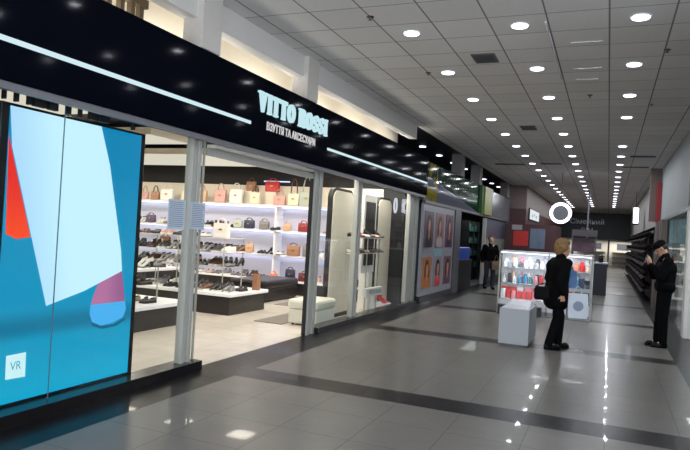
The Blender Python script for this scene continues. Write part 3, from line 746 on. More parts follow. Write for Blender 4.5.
tag(new('banner', bm, mat('yellow_banner', (128, 128, 44), .4, noise=.3, nscale=3)), 'yellow banner beside the green fascia', 'banner')
bm = bmesh.new(); box(bm, -4.1, -3.96, 22.4, 27.5, 2.41, 3.3)
tag(new('shop_fascia', bm, mat('grey_fascia', (104, 104, 112), .2, noise=.15, nscale=2)), 'grey glossy fascia past the yellow banner', 'fascia')
bm = bmesh.new(); box(bm, -4.0, -3.93, 14.02, 27.5, 2.33, 2.40)
struct(new('trim_4', bm, mat('trim_mauve', (92, 80, 84), .4)))
# portrait posters
wp = mat('window_white_panel', (150, 149, 158), .3)
t = thing('poster_window', 'white shop window panel carrying six portrait posters', 'window', (-3.97, 15.6, 0))
B('panel', -.06, 0, -1.55, 1.6, .16, 2.33, wp, t)
B('plinth_base', -.08, .02, -1.58, 1.65, 0, .16, kerb, t)
B('label_plate', 0.001, .01, -.45, .35, 1.08, 1.26, mat('label_blue', (140, 180, 186), .3), t)
hair = [(36, 22, 22), (52, 28, 26), (30, 20, 28), (96, 52, 26), (44, 32, 34), (38, 22, 26)]
bgc = [(96, 74, 84), (140, 104, 100), (110, 70, 84), (176, 116, 66), (150, 140, 150), (120, 92, 100)]
clo = [(40, 34, 50), (180, 170, 170), (60, 34, 50), (190, 110, 60), (206, 66, 60), (96, 54, 66)]
for i in range(6):
    r_, c_ = divmod(i, 3); yc = -1.02+1.03*c_; zb = (1.3, .32)[r_]; hh = (.86, .74)[r_]
    pw = .40
    bm = bmesh.new()
    box(bm, .001, .012, yc-pw, yc+pw, zb, zb+hh, 0)
    def disc(cy, cz, ry, rz, x, mi, zmin=-9, n=18):
        pts = [(cy+ry*math.cos(2*PI*k/n), max(zmin, cz+rz*math.sin(2*PI*k/n))) for k in range(n)]
        bm.faces.new([bm.verts.new((x, p[0], p[1])) for p in pts]).material_index = mi
    disc(yc, zb+hh*.52, .22, hh*.40, .0135, 1)
    disc(yc, zb+.12, .3, .16, .0145, 2, zb+.004)
    disc(yc, zb+hh*.36, .06, .12, .0155, 3)
    disc(yc+.01, zb+hh*.60, .11, .16, .0165, 3)
    disc(yc-.03, zb+hh*.84, .13, .06, .0175, 1)
    o = new('portrait_poster', bm, [mat(f'poster_bg_{i}', bgc[i], .35), mat(f'poster_hair_{i}', hair[i], .35), mat(f'poster_cloth_{i}', clo[i], .35), mat('poster_skin', (198, 140, 118), .35)], t)
    o['label'] = ['upper left portrait, dark hair on mauve', 'upper middle portrait in pale top', 'upper right portrait, dark hair', 'lower left portrait on orange', 'lower middle portrait in red top', 'lower right portrait, dark hair'][i]
tag(B('shop_post', -4.1, -3.94, 17.25, 17.95, 0, 2.33, mat('post_dark_grey', (84, 84, 88), .4), bevel=.01), 'dark grey post right of the portrait posters', 'post')
# dark open shop with green/blue goods
struct(B('wall_left', -5.6, -5.5, 17.9, 28.0, 0, 2.4, mat('dark_green_wall', (22, 44, 42), .5)))
t = thing('goods_rack', 'dark green rack of goods inside the dim open shop', 'rack', (-4.9, 23.6, 0))
for z in (.5, .95, 1.4, 1.85): B('shelf', -.3, .25, -1.0, 1.0, z-.03, z, mat('rack_green', (26, 60, 52), .5), t)
for y in (-1.0, 0, .96): B('upright', -.3, .25, y, y+.04, 0, 2.2, matte_black, t)
gc = [('green', (38, 96, 70)), ('dark green', (24, 64, 54)), ('teal', (40, 110, 120)), ('grey', (92, 104, 104))]
for zi, z in enumerate((.5, .95, 1.4, 1.85)):
    for k in range(7):
        n_, c_ = gc[(k+zi) % 4]; hgt = .12+.16*random.random()
        bm = bmesh.new(); box(bm, -.1, .1, -.1, .1, 0, hgt); box(bm, -.06, .06, -.06, .06, hgt, hgt+.03)
        o = new('goods_box', bm, mat('goods_'+n_.replace(' ', '_'), c_, .5), None, (-4.9+.1, 22.8+.27*k, z+.001), bevel=.01)
        tag(o, f'{n_} packaged item on the dim shop rack, {["lowest","second","third","top"][zi]} shelf', 'package', f'{n_} goods {zi} on the dim rack')
tag(B('crate', -4.45, -4.05, 18.3, 20.0, .9, 1.28, mat('blue_crate', (28, 66, 150), .4), bevel=.02), 'blue crate on the dark counter of the dim shop', 'crate')
tag(B('shop_counter', -4.5, -4.02, 18.1, 20.2, 0, .9, mat('counter_dark', (18, 18, 22), .4), bevel=.01), 'black shop counter under the blue crate', 'counter')
# lighter window past the person
t = thing('shop_window', 'dim grey shop window behind the left pedestrian', 'window', (-4.0, 24.5, 0))
B('panel', -.06, 0, -2.3, 2.6, .2, 1.6, mat('greenish_panel', (120, 124, 116), .4, noise=.5, nscale=1.2), t)
B('upper_panel', -.06, 0, -2.3, 2.6, 1.6, 2.3, mat('blue_grey_panel', (70, 74, 88), .35, noise=.3, nscale=2), t)
B('frame_post', -.08, .03, -2.45, -2.3, 0, 2.3, alu, t); B('frame_post', -.08, .03, 2.6, 2.75, 0, 2.3, alu, t); B('bottom_rail', -.08, .03, -2.3, 2.6, 0, .2, alud, t)
# far left: brown wall stepping out, maroon facade
struct(B('wall_left', -4.2, -3.3, 27.6, 50, 2.95, H, brownw))
struct(B('wall_left', -4.2, -3.3, 27.6, 50, 0, 2.95, maroon))
t = thing('lit_sign', 'small white lit sign projecting on the far maroon wall', 'sign', (-3.27, 30.5, 2.52))
B('case', -.03, .02, -2.0, 2.0, 0, .52, matte_black, t); bm = bmesh.new(); box(bm, .02, .03, -1.9, 1.9, .04, .48); new('light_face', bm, glow('sign_white', (225, 235, 240), 1.0), t)
bm = bmesh.new()
for y, z, s in ((-.9, .2, .3), (-.2, .26, .2), (.6, .2, .3)): box(bm, .03, .034, y-s/2, y+s/2, z-.05, z+.08)
new('print', bm, mat('sign_grey_print', (120, 140, 150), .5), t)
# booth wall with red poster facing us
t = thing('maroon_booth', 'maroon booth with a red poster and blue-grey picture facing the camera', 'booth', (-2.8, 26.2, 0))
B('front_panel', -1.1, .85, 0, .1, 0, 2.26, maroon, t); B('side_panel', .75, .85, .1, 3.0, 0, 2.26, maroon, t)
B('red_poster', -.78, -.20, -.02, -.001, 1.38, 1.98, mat('poster_red', (186, 36, 30), .4, noise=.15, nscale=3), t)
B('blue_picture', -.12, .45, -.02, -.001, 1.3, 2.1, mat('poster_bluegrey', (96, 110, 130), .4, noise=.5, nscale=3), t)
B('pale_picture', -.85, -.45, -.02, -.001, 2.02, 2.22, mat('poster_pale', (150, 146, 148), .4), t)
B('edge_strip', -1.13, -1.1, -.02, .1, 0, 2.26, matte_black, t)

# ------------------------------------------------------------------ far shop closing the hall
ft = thing('far_shop_front', 'dark fascia with faint grey lettering closing the far end of the hall', 'shop front', (-1.6, 50.0, 0))
B('fascia', -3.6, 4.5, 0, .3, 2.02, H, mat('far_fascia', (16, 17, 22), .4), ft)
text_mesh('lettering', 'Сімейний', .52, mat('far_letters', (150, 150, 160), .4, emit=.25), ft, (.05, -.02, 3.25), RY, .01)
text_mesh('small_lettering', 'ДІМ', .42, MATS['far_letters'], ft, (.05, -.02, 2.62), RY, .01)
B('back_wall', -3.6, 4.5, 1.7, 1.8, 0, 2.02, mat('far_cream', (216, 212, 200), .6), ft)
for x in (-3.5, -.9, 1.55, 3.4): B('frame_post', x, x+.12, -.02, .1, 0, 2.02, alud, ft)
for x0, x1 in ((-3.3, -1.1), (-.6, 1.4), (1.9, 3.3)):
    for z in (.35, .7, 1.05): B('shelf', x0, x1, 1.3, 1.68, z, z+.06, mat('far_shelf', (96, 84, 76), .5), ft)
    B('picture', x0+.3, x1-.3, 1.66, 1.69, 1.3, 1.75, mat('far_picture', (92, 96, 108), .5, noise=.4, nscale=2), ft)
for x in (-2.5, 0, 2.4): area('far_shop_lamp', (x-1.6, 50.9, 1.95), 1.6, .5, 42, (1, .97, .9))

# ------------------------------------------------------------------ hanging ring sign
rs = thing('glowing_ring', 'large round glowing ring hung over the kiosks', 'ring light', (-1.52, 22.0, 2.58))
bm = bmesh.new(); tube(bm, [(.30*math.cos(2*PI*k/48), 0, .30*math.sin(2*PI*k/48)) for k in range(48)], .052, 10, closed=True); new('ring', bm, glow('ring_glow', (240, 242, 255), 4.0), rs)
bm = bmesh.new(); lathe(bm, [(.26, -.01), (.26, .01)], 40); o = new('backing_disc', bm, mat('ring_disc_grey', (92, 92, 98), .5), rs); o.rotation_euler[0] = PI/2
bm = bmesh.new(); tube(bm, [(0, 0, .38), (0, 0, H-2.58)], .01, 6); new('cord', bm, matte_black, rs)
bm = bmesh.new(); tube(bm, [(0, 0, 0), (0, 0, H)], .035, 10); lathe(bm, [(.09, 0), (.09, .02), (.04, .04)], 12)
tag(new('steel_pole', bm, mat('pole_grey', (130, 134, 140), .4, .3), None, (-.9, 30, 0)), 'thin grey floor-to-ceiling pole right of the glowing ring', 'pole')

# ------------------------------------------------------------------ right side
rw = mat('right_white_wall', (148, 154, 156), .6, noise=.04)
struct(B('wall_right', 1.35, 1.45, 13.4, 20.5, 2.38, H, rw))
struct(B('wall_right', 1.05, 3.4, 20.5, 20.7, 2.38, H, brownw))
struct(B('wall_right', 1.35, 1.5, 20.7, 50, 2.3, H, greyw))
tag(B('banner', 1.22, 1.34, 20.2, 20.45, 2.32, 3.5, mat('banner_red', (150, 26, 30), .4)), 'vertical red projecting banner on the right side wall', 'banner')
t = thing('lit_sign', 'small bright hanging sign above the right hand racks', 'sign', (1.0, 29.0, 2.55))
B('case', -.12, .12, 0, .9, 0, .75, matte_black, t); bm = bmesh.new(); box(bm, -.1, .1, -.012, -.001, .04, .7); new('light_face', bm, glow('sign_cool', (235, 238, 255), 3), t)
bm = bmesh.new(); tube(bm, [(0, .4, .75), (0, .4, H-2.55)], .012, 6); new('hanger', bm, matte_black, t)
struct(B('wall_right', 1.38, 1.5, 6.0, 13.35, 2.4, H, mat('right_dark_fascia', (24, 26, 32), .15)))
struct(B('trim_5', 1.32, 1.42, 6.0, 20.5, 2.33, 2.40, mat('right_trim', (96, 98, 100), .4, .3)))
teal = glass('teal_glass', (.55, .72, .72), .4)
def rpane(n, y0, y1, z0, z1, m): struct(B(n, 1.37, 1.38, y0, y1, z0, z1, m))
rpane('window_5', 13.2, 16.6, 0, 2.33, winglass); rpane('window_6', 6.0, 12.8, 0, 2.33, winglass)
tag(B('window_post', 1.31, 1.45, 12.86, 13.14, 0, 2.33, white, bevel=.008), 'white window post at the right edge beside the standing man', 'post')
struct(B('wall_right', 4.0, 4.1, 6, 20.5, 0, 2.6, mat('right_shop_wall', (150, 156, 156), .6)))
plate('ceiling', 1.5, 4.0, 6, 18.9, 2.6, 2.7, mat('right_shop_ceiling', (120, 124, 124), .7))
struct(B('wall_right', 1.4, 4.0, 18.9, 19.0, 0, 2.6, mat('right_shop_back', (110, 126, 128), .6)))
t = thing('shop_shelving', 'pale shelving with rows of small goods seen through the right glass', 'shelving', (2.6, 18.4, 0))
B('teal_header', -1.15, 1.2, .05, .12, 1.75, 2.4, mat('teal_panel', (64, 92, 96), .4, noise=.3, nscale=3), t)
B('back_panel', -1.15, 1.2, .3, .34, 0, 1.75, mat('shelf_pale', (176, 180, 176), .6), t)
for z in (.3, .62, .94, 1.26, 1.6): B('shelf', -1.15, 1.2, -.05, .3, z, z+.035, mat('shelf_edge', (214, 216, 212), .5), t)
for zi, z in enumerate((.335, .655, .975, 1.295)):
    for k in range(9):
        c = ['white', 'grey', 'cream', 'brown', 'sage'][(k*2+zi) % 5]
        bm = bmesh.new(); lathe(bm, [(.05, 0), (.055, .02), (.05, .12), (.025, .15), (.025, .18)], 10)
        o = new('bottle', bm, cm(c), None, (1.6+.245*k, 18.5, z+.001)); tag(o, f'small {c} bottle on the pale right-hand shelving', 'bottle', f'{c} bottles on the right-hand shelving')
area('dim_shop_fill_lamp', (-4.4, 23.0, 2.35), .5, 2.0, 16, (.9, 1, 1))  # added light without a fixture, to bring out the rack goods
for y in (9.6, 11.3, 12.7):  # unseen spotlights added to brighten the rounded display panels
    o = tag(B('spotlight', -4.38, -4.26, y-.06, y+.06, 3.16, 3.199, white), 'small square spotlight added to brighten the window display', 'ceiling light', 'added window display spotlights')
    area('window_fill_lamp', (0, 0, -.005), .1, .1, 50, (1, .94, .84), (0, .25, 0), parent=o)
for y in (11, 14.5, 17.5): area('right_shop_lamp', (2.3, y, 2.57), .6, .6, 45, (.9, .97, 1))
# pleated brownish pillar cladding and diagonal shoe racks
t = thing('pleated_screen', 'brownish vertically slatted screen between the glass and the racks', 'screen', (1.2, 17.9, 0))
for k in range(10): B('slat', -.04+(k % 2)*.04, .08+(k % 2)*.04, -.95+.26*k, -.95+.26*k+.24, 0, 2.3, mat(f'slat_brown{k%3}', ((104, 92, 84), (84, 74, 70), (120, 108, 100))[k % 3], .6), t)
for k in range(7):
    y = 21.2+2.9*k
    t = thing('shoe_rack', ['nearest', 'second', 'third', 'fourth', 'fifth', 'sixth', 'farthest'][k]+' dark slanted rack of black goods along the right wall', 'rack', (1.2, y, 0))
    B('back_board', .05, .12, 0, 2.6, 0, 2.15, mat('rack_board', (44, 38, 38), .6), t)
    for s in range(5):
        z = .22+.4*s; bm = bmesh.new()
        loft(bm, [[(-.22, 0, z), (.05, 0, z+.22), (.05, 0, z+.25), (-.22, 0, z+.03)], [(-.22, 2.6, z), (.05, 2.6, z+.22), (.05, 2.6, z+.25), (-.22, 2.6, z+.03)]])
        sh = new('slanted_shelf', bm, mat('rack_shelf', (44, 38, 37), .9, spec=.1), t)
        bm = bmesh.new()
        for j in range(8):
            yy = .18+.32*j; ell(bm, (-.09, yy, z+.18), .13, .12, .09, n=8)
        new('dark_goods', bm, mat('dark_goods', (14, 14, 17), .9, spec=.1), sh)

# ------------------------------------------------------------------ glass kiosk
KX0, KX1, KY0, KY1, KH = -2.18, -.27, 13.98, 14.85, 1.36
kt = thing('glass_display_kiosk', 'lit white glass display kiosk in the middle of the hall', 'kiosk', ((KX0+KX1)/2, KY0, 0))
hw = (KX1-KX0)/2; kd_ = KY1-KY0
kw = mat('kiosk_white', (216, 216, 220), .4)
B('base', -hw, hw, .02, kd_, 0, .30, kw, kt)
B('kick_panel', -hw+.03, hw-.03, .0, .019, .02, .1, mat('kick_grey', (150, 150, 152), .5), kt)
B('back_panel', -hw, hw, .42, .46, .3, KH, kw, kt)
for x in (-hw, .06, hw-.03): B('frame_post', x, x+.03, 0, .03, 0, KH, alu, kt)
for x in (-hw, hw-.03): B('frame_post', x, x+.03, kd_-.03, kd_, 0, KH, alu, kt)
tp = B('top_panel', -hw, hw, 0, kd_, KH-.03, KH, kw, kt)
bm = bmesh.new(); box(bm, -hw+.03, hw-.03, .035, .06, KH-.05, KH-.031); new('light_strip', bm, glow('kiosk_led', (235, 240, 255), 3), tp)
area('kiosk_lamp', (0, .10, KH-.06), 1.8, .04, 9, (.95, .97, 1), parent=kt)
KS = [.32, .66, 1.00]
for z in KS: 
    o = B('glass_shelf', -hw+.03, hw-.03, .03, .42, z-.012, z, mat('kiosk_shelf', (190, 194, 198), .25), kt)
    area('kiosk_shelf_lamp', (0, .06, z-.02), 1.7, .02, 5, (.95, .97, 1), parent=kt) if z > .4 else None
B('front_glass', -hw+.03, hw-.03, .008, .014, .3, KH-.03, caseglass, kt)
B('end_glass', hw-.012, hw-.006, .03, kd_-.03, .3, KH-.03, caseglass, kt)
kx = (KX0+KX1)/2
def K(x, z, name, bm, m, label, cat, group=None, y=.24, rz=0):
    o = new(name, bm, m, None, (kx+x, KY0+y, z+.001), rz, smooth=False); tag(o, label, cat, group); return o
def jar(w_, h_):
    bm = bmesh.new(); lathe(bm, [(w_*.8, 0), (w_, .015), (w_, h_*.7), (w_*.7, h_*.8), (w_*.7, h_), (w_*.3, h_*1.05)], 12); return bm
def bx(w_, d_, h_):
    bm = bmesh.new(); box(bm, -w_/2, w_/2, -d_/2, d_/2, 0, h_); box(bm, -w_*.3, w_*.3, -d_/2-.002, -d_/2, h_*.3, h_*.6); return bm
tone = {'white': (214, 214, 216), 'pale grey': (160, 160, 168), 'dark': (60, 60, 66), 'pink': (206, 130, 140), 'blue': (60, 130, 170), 'red': (190, 44, 48), 'teal': (60, 130, 130), 'orange': (214, 120, 90), 'beige': (206, 180, 160), 'dark blue': (36, 48, 76), 'black': (22, 22, 26)}
def tm(c): return mat('goods_tone_'+c.replace(' ', '_'), tone[c], .35)
for k in range(8):
    c = ['white', 'pale grey', 'white', 'dark', 'white', 'white', 'pale grey', 'white'][k]
    K(-.86+.112*k, 1.0, 'white_jar', jar(.045, .12+.03*(k % 3)), tm(c), f'{c} jar on the top left shelf of the kiosk', 'jar', f'{c} jars, top left of kiosk')
for k in range(8):
    c = ['white', 'dark', 'white', 'blue', 'blue', 'teal', 'pink', 'red'][k]
    K(-.86+.112*k, .66, 'bottle', jar(.043, .14+.03*((k+1) % 3)), tm(c), f'{c} bottle on the middle left shelf of the kiosk', 'bottle', f'{c} bottles, middle left of kiosk')
for k in range(8):
    c = ['white', 'red', 'pink', 'red', 'red', 'red', 'pink', 'white'][k]
    K(-.86+.112*k, .32, 'gift_box', bx(.09, .14, .2 if c == 'white' else .16), tm(c), f'{c} box on the lowest left shelf of the kiosk', 'box', f'{c} boxes, lower left of kiosk')
for k in range(7):
    c = ['beige', 'orange', 'white', 'dark', 'orange', 'red', 'beige'][k]
    K(.15+.118*k, 1.0, 'toy_figure', jar(.05, .13+.04*(k % 3)), tm(c), f'{c} rounded figure on the top right shelf of the kiosk', 'ornament', f'{c} ornaments, top right of kiosk')
    c = ['dark blue', 'dark blue', 'black', 'dark blue', 'blue', 'dark blue', 'black'][k]
    K(.15+.118*k, .66, 'gift_box', bx(.1, .18, .17+.03*(k % 2)), tm(c), f'{c} box on the middle right shelf of the kiosk', 'box', f'{c} boxes, middle right of kiosk')
    c = ['red', 'pale grey', 'black', 'white', 'dark', 'white', 'black'][k]
    K(.15+.118*k, .32, 'gift_box', bx(.1, .14, .12+.05*(k % 2)), tm(c), f'{c} box on the lower right shelf of the kiosk', 'box', f'{c} boxes, lower right of kiosk')
for k in range(4):
    c = ['black', 'white', 'black', 'black'][k]
    K(-.82+.24*k, 0.0, 'storage_box', bx(.18, .16, .2), tm(c), f'{c} storage box on the floor before the kiosk base', 'box', f'{c} storage boxes before the kiosk', y=-.1)
for k in range(11):
    c = ['white', 'beige', 'pink', 'white', 'dark', 'pale grey', 'white', 'orange', 'white', 'pale grey', 'white'][k]
    for z, nm, nn in ((1.0, 'top', 'jar'), (.66, 'middle', 'bottle')):
        K(-.85+.168*k, z, 'back_row_'+nn, jar(.055, .2+.02*((k*3) % 4)), tm(c), f'taller {c} {nn} in the back row of the {nm} kiosk shelf', nn, f'{c} back row {nn}s on the {nm} kiosk shelf', y=.35)
    K(-.85+.168*k, .32, 'back_row_box', bx(.14, .1, .24), tm(['red', 'red', 'white', 'pink', 'red', 'red', 'dark', 'beige', 'red', 'black', 'dark blue'][k]), f'{["red", "red", "white", "pink", "red", "red", "dark", "beige", "red", "black", "dark blue"][k]} carton in the back row of the lowest kiosk shelf', 'box', f'{["red", "red", "white", "pink", "red", "red", "dark", "beige", "red", "black", "dark blue"][k]} cartons in the back row of the lowest kiosk shelf', y=.355)
# second row of stalls behind
t = thing('market_stall', 'dim far stall with a grey canopy and hanging banners behind the woman', 'stall', (-1.1, 21.5, 0))
B('counter', -.5, 1.1, 0, .8, 0, 1.0, mat('stall_dark', (44, 44, 52), .5), t)
B('canopy', .0, .75, -.1, .8, 1.85, 2.05, mat('stall_canopy', (86, 80, 84), .5), t)
for x in (.0, .71): B('post', x, x+.04, 0, .04, 1.0, 1.85, alud, t)
B('picture_panel', .04, .7, .1, .14, 1.35, 1.8, mat('stall_picture', (96, 70, 84), .5, noise=.7, nscale=6), t)
B('counter_top', -.52, 1.12, -.02, .82, 1.0, 1.04, mat('stall_white', (190, 190, 196), .4), t)
for k, (x, c) in enumerate(((-.4, 'dark'), (-.1, 'pale grey'), (.3, 'red'), (.6, 'white'), (.9, 'black'))):
    bm = jar(.07, .22); o = new('vase', bm, tm(c), None, (-1.1+x, 21.8, 1.041)); tag(o, f'{c} vase on the far stall counter', 'vase')

# white plinth near the camera side
t = thing('white_box_stand', 'pale grey box stand with a clear sloped cover in front of the kiosk', 'display stand', (-1.25, 10.25, 0), .0)
B('body', -.22, .22, -.52, .5, .03, .56, mat('stand_grey', (158, 160, 164), .45), t, bevel=.006)
B('foot_rail', -.19, .19, -.49, .47, 0, .03, alud, t)
bm = bmesh.new(); loft(bm, [[(-.2, -.5, .561), (.2, -.5, .561), (.2, .47, .561), (-.2, .47, .561)], [(-.15, -.2, .60), (.12, -.25, .59), (.15, .4, .61), (-.15, .42, .625)]])
new('crumpled_cover', bm, mat('plastic_film', (170, 172, 184), .35, noise=.3, nscale=9), t)
B('red_trim', -.21, .21, .4, .45, .562, .575, mat('trim_red', (170, 40, 44), .4), t)

# ------------------------------------------------------------------ people
def person(name, label, loc, rotz, J, cloth, headd, coat_len, coat_mat, trouser_mat, shoe_mat, fat=1.0):
    """local frame: facing +X, left = +Y. J: joints dict"""
    t = thing(name, label, 'person', loc, rotz)
    P = {k: Vector(v) for k, v in J.items() if k != 'curl'}
    body = bmesh.new()
    h, nk, ch, pv = P['head'], P['neck'], P['chest'], P['pelvis']
    fd = Vector(headd).normalized(); rot = Vector((1, 0, 0)).rotation_difference(fd).to_matrix()
    def hp(v): return h+rot @ Vector(v)
    ell(body, hp((-.012, 0, .018)), .095, .075, .098, rot, 20)           # skull
    capsule(body, hp((.03, 0, -.03)), hp((.052, 0, -.085)), .058, .034)   # jaw
    capsule(body, hp((.083, 0, .0)), hp((.103, 0, -.03)), .009, .014, 8)  # nose
    capsule(body, hp((.078, -.018, -.058)), hp((.078, .018, -.058)), .009, .009, 8)  # lips
    for s in (-1, 1):
        ell(body, hp((-.01, s*.077, -.01)), .018, .008, .03, rot, 10); ell(body, hp((.076, s*.03, .022)), .016, .02, .008, rot, 8)
    capsule(body, nk, hp((-.02, 0, -.07)), .052, .05)
    capsule(body, ch, nk-Vector((0, 0, .04)), .1, .07); capsule(body, pv, ch, .11, .11)
    for s, S_ in ((1, 'l'), (-1, 'r')):
        sh, el, wr = P['sh'+S_], P['el'+S_], P['wr'+S_]; hp_, kn, an = P['hip'+S_], P['kn'+S_], P['an'+S_]
        capsule(body, nk-Vector((0, 0, .06)), sh, .05, .05); capsule(body, sh, el, .046, .038); capsule(body, el, wr, .038, .026)
        capsule(body, pv, hp_, .09, .085); capsule(body, hp_, kn, .08, .055); capsule(body, kn, an, .055, .036)
        # hand
        d = (wr-el).normalized(); hd = Vector(J.get('hd'+S_, tuple(d))).normalized()
        side = hd.cross(Vector((0, 0, 1))); side = side.normalized() if side.length > .1 else Vector((1, 0, 0))
        pn = side.cross(hd).normalized(); pc = wr+hd*.045
        for q in (-1, 0, 1): capsule(body, wr, wr+hd*.085+side*q*.024, .018, .014, 8)
        curl = J.get('curl', .6); inn = Vector(J.get('in'+S_, (0, -s, 0))).normalized()
        for q, ln in zip((-1.5, -.5, .5, 1.5), (.060, .072, .076, .066)):
            b0 = wr+hd*.085+side*q*.0185; b1 = b0+(hd*(1-curl*.5)+inn*curl*.5).normalized()*ln*.5; b2 = b1+(hd*(1-curl)+inn*curl).normalized()*ln*.5
            capsule(body, b0, b1, .0085, .008, 8); capsule(body, b1, b2, .008, .007, 8)
        th0 = wr+hd*.03+side*-.025; th1 = th0+(hd*.6-side*.6+inn*.4).normalized()*.04; capsule(body, th0, th1, .011, .009, 8); capsule(body, th1, th1+(hd*.8+inn*.6).normalized()*.03, .009, .008, 8)
        ft = P.get('ft'+S_, an+Vector((.14, 0, -.05)))
        capsule(body, an, ft, .032, .024)
    fuse('body', body, skin, t, .008, 2)
    # jacket
    jk = bmesh.new(); wst = pv+Vector((0, 0, .08))
    for a, b, r1, r2 in ((ch+Vector((0, .07, .03)), ch+Vector((0, -.07, .03)), .135, .135), (ch+Vector((0, .06, 0)), wst+Vector((0, .05, 0)), .13, .125), (ch+Vector((0, -.06, 0)), wst+Vector((0, -.05, 0)), .13, .125)):
        capsule(jk, a, b, r1, r2, 16)
    low = Vector((pv.x, pv.y, coat_len+.13))
    if coat_len < pv.z-.0: 
        for s in (-1, 1): capsule(jk, wst+Vector((0, s*.05, 0)), low+Vector((0, s*.06, 0)), .13, .14, 16)
    for S_, s in (('l', 1), ('r', -1)):
        sh, el, wr = P['sh'+S_], P['el'+S_], P['wr'+S_]
        capsule(jk, ch+Vector((0, s*.08, .08)), sh, .085, .075); capsule(jk, sh, el, .072, .06); capsule(jk, el, wr-(wr-el).normalized()*.02, .06, .045)
    capsule(jk, nk-Vector((0, 0, .05)), nk+Vector((-.01, 0, .01)), .08, .066)
    for v in jk.verts: v.co = Vector((pv.x+(v.co.x-pv.x)*(1+(fat-1)*.6), v.co.y*fat if abs(v.co.y) < .2 else v.co.y+math.copysign(.2*(fat-1), v.co.y), v.co.z))
    fuse(cloth, jk, coat_mat, t, .014, 3)
    tr = bmesh.new()
    for S_ in 'lr':
        hp_, kn, an = P['hip'+S_], P['kn'+S_], P['an'+S_]
        capsule(tr, pv, hp_, .115, .105); capsule(tr, hp_, kn, .1, .076); capsule(tr, kn, an+Vector((0, 0, .0)), .076, .064)
    fuse('trousers', tr, trouser_mat, t, .014, 2)
    for S_ in 'lr':
        an = P['an'+S_]; ft = P.get('ft'+S_, an+Vector((.14, 0, -.05))); sb = bmesh.new()
        dr = Vector((ft.x-an.x, ft.y-an.y, 0)).normalized()
        z = an.z-.075
        capsule(sb, Vector((an.x, an.y, z+.04))-dr*.035, Vector((an.x, an.y, z+.036))+dr*.13, .04, .036); capsule(sb, an+Vector((0, 0, .01)), Vector((an.x, an.y, z+.045)), .05, .04)
        capsule(sb, Vector((an.x, an.y, z+.012))-dr*.04, Vector((an.x, an.y, z+.012))+dr*.16, .012+.02, .028)
        o = fuse('shoe', sb, shoe_mat, t, .01, 1)
        zmin = min(v.co.z for v in o.data.vertices)
        for v in o.data.vertices:
            v.co.z = max(v.co.z, an.z-.085)
    return t, hp, rot
coatm = mat('coat_black', (8, 8, 10), .8, spec=.08, noise=.25, nscale=25); trm = mat('trouser_black', (9, 9, 12), .8, spec=.08); shm = mat('shoe_black', (12, 12, 13), .45, spec=.2)
# woman: walking to the right (+X), slightly away
J = dict(head=(.065, 0, 1.51), neck=(.025, 0, 1.38), chest=(-.01, 0, 1.2), pelvis=(-.02, 0, .88),
         shl=(.02, .17, 1.30), ell=(-.03, .23, 1.04), wrl=(.14, .24, .93), hdl=(.5, 0, -.9), inl=(0, -1, 0),
         shr=(.02, -.17, 1.30), elr=(-.10, -.24, 1.05), wrr=(-.04, -.24, .84), hdr=(.1, 0, -1), inr=(0, 1, 0),
         hipl=(-.02, .09, .86), knl=(.10, .09, .48), anl=(.09, .09, .085), hipr=(-.02, -.09, .86), knr=(-.02, -.09, .47), anr=(-.14, -.09, .085), curl=.9)
wt, hpw, rotw = person('person', 'woman with short blonde hair in a long black coat carrying shopping bags', (-.67, 10.0, 0), math.radians(30), J, 'coat', (1, 0, -.12), .58, coatm, trm, shm, 1.18)
hb = bmesh.new()
for v, r in (((-.04, 0, .05), .1), ((-.06, 0, -.0), .095), ((.02, 0, .09), .065), ((-.03, .05, .02), .07), ((-.03, -.05, .02), .07), ((-.07, 0, -.05), .07)): ell(hb, hpw(v), r, r*.9, r, rotw, 12)
for k in range(60):
    a, b = random.uniform(0, 2*PI), random.uniform(-.3, 1.4); v = Vector((-.04+.1*math.cos(a)*math.cos(b), .09*math.sin(a)*math.cos(b), .03+.11*math.sin(b)))
    if v.x > .04 and v.z < .08: continue
    ell(hb, hpw(v), .022, .022, .022, None, 6)
fuse('hair', hb, mat('hair_blonde', (128, 96, 54), .6, noise=.4, nscale=40), wt, .009, 1)
def to_world(t, v):
    c, s = math.cos(t.rotation_euler.z), math.sin(t.rotation_euler.z); return (t.location.x+c*v[0]-s*v[1], t.location.y+s*v[0]+c*v[1], v[2]+t.location.z)
# white carrier bag in her leading hand
def carrier(loc, w_, h_, d_, m, label, mprint=None, rz=0, hh=.14):
    bm = bmesh.new(); secs = []
    for z, f in ((0, .94), (.1*h_, 1), (.6*h_, 1.02), (h_, .97)):
        a, b = w_/2*f, d_/2*(1 if z < h_*.8 else .45); secs.append([(-a, -b, z), (0, -b*1.1, z), (a, -b, z), (a, b, z), (0, b*1.1, z), (-a, b, z)])
    loft(bm, secs); o = new('shopping_bag', bm, m, None, loc, rz); tag(o, label, 'bag')
    bm = bmesh.new()
    for s in (-1, 1): tube(bm, [(-w_*.2, s*d_*.2, h_*.98), (-w_*.13, s*d_*.1, h_+hh*.7), (0, 0, h_+hh), (w_*.13, s*d_*.1, h_+hh*.7), (w_*.2, s*d_*.2, h_*.98)], .006, 6)
    new('handle', bm, m, o)
    if mprint:
        bm = bmesh.new()
        lathe(bm, [(.07, -.001), (.075, .001)], 16); p = new('printed_mark', bm, mprint, o, (0, -d_/2*1.1-.003, h_*.5)); p.rotation_euler[0] = PI/2
    return o
x, y, z = to_world(wt, (.20, .24, 0))
carrier((-.38, 9.93, .50), .28, .36, .12, mat('bag_white', (196, 202, 210), .5), 'white carrier bag hanging from the blonde woman\'s hand', mat('bag_print', (128, 136, 156), .5), .25, .11)
carrier((-.50, 10.1, .93), .16, .26, .1, mat('bag_blue', (64, 104, 150), .5, noise=.2), 'small blue bag held against the blonde woman\'s front', None, .2, .06)
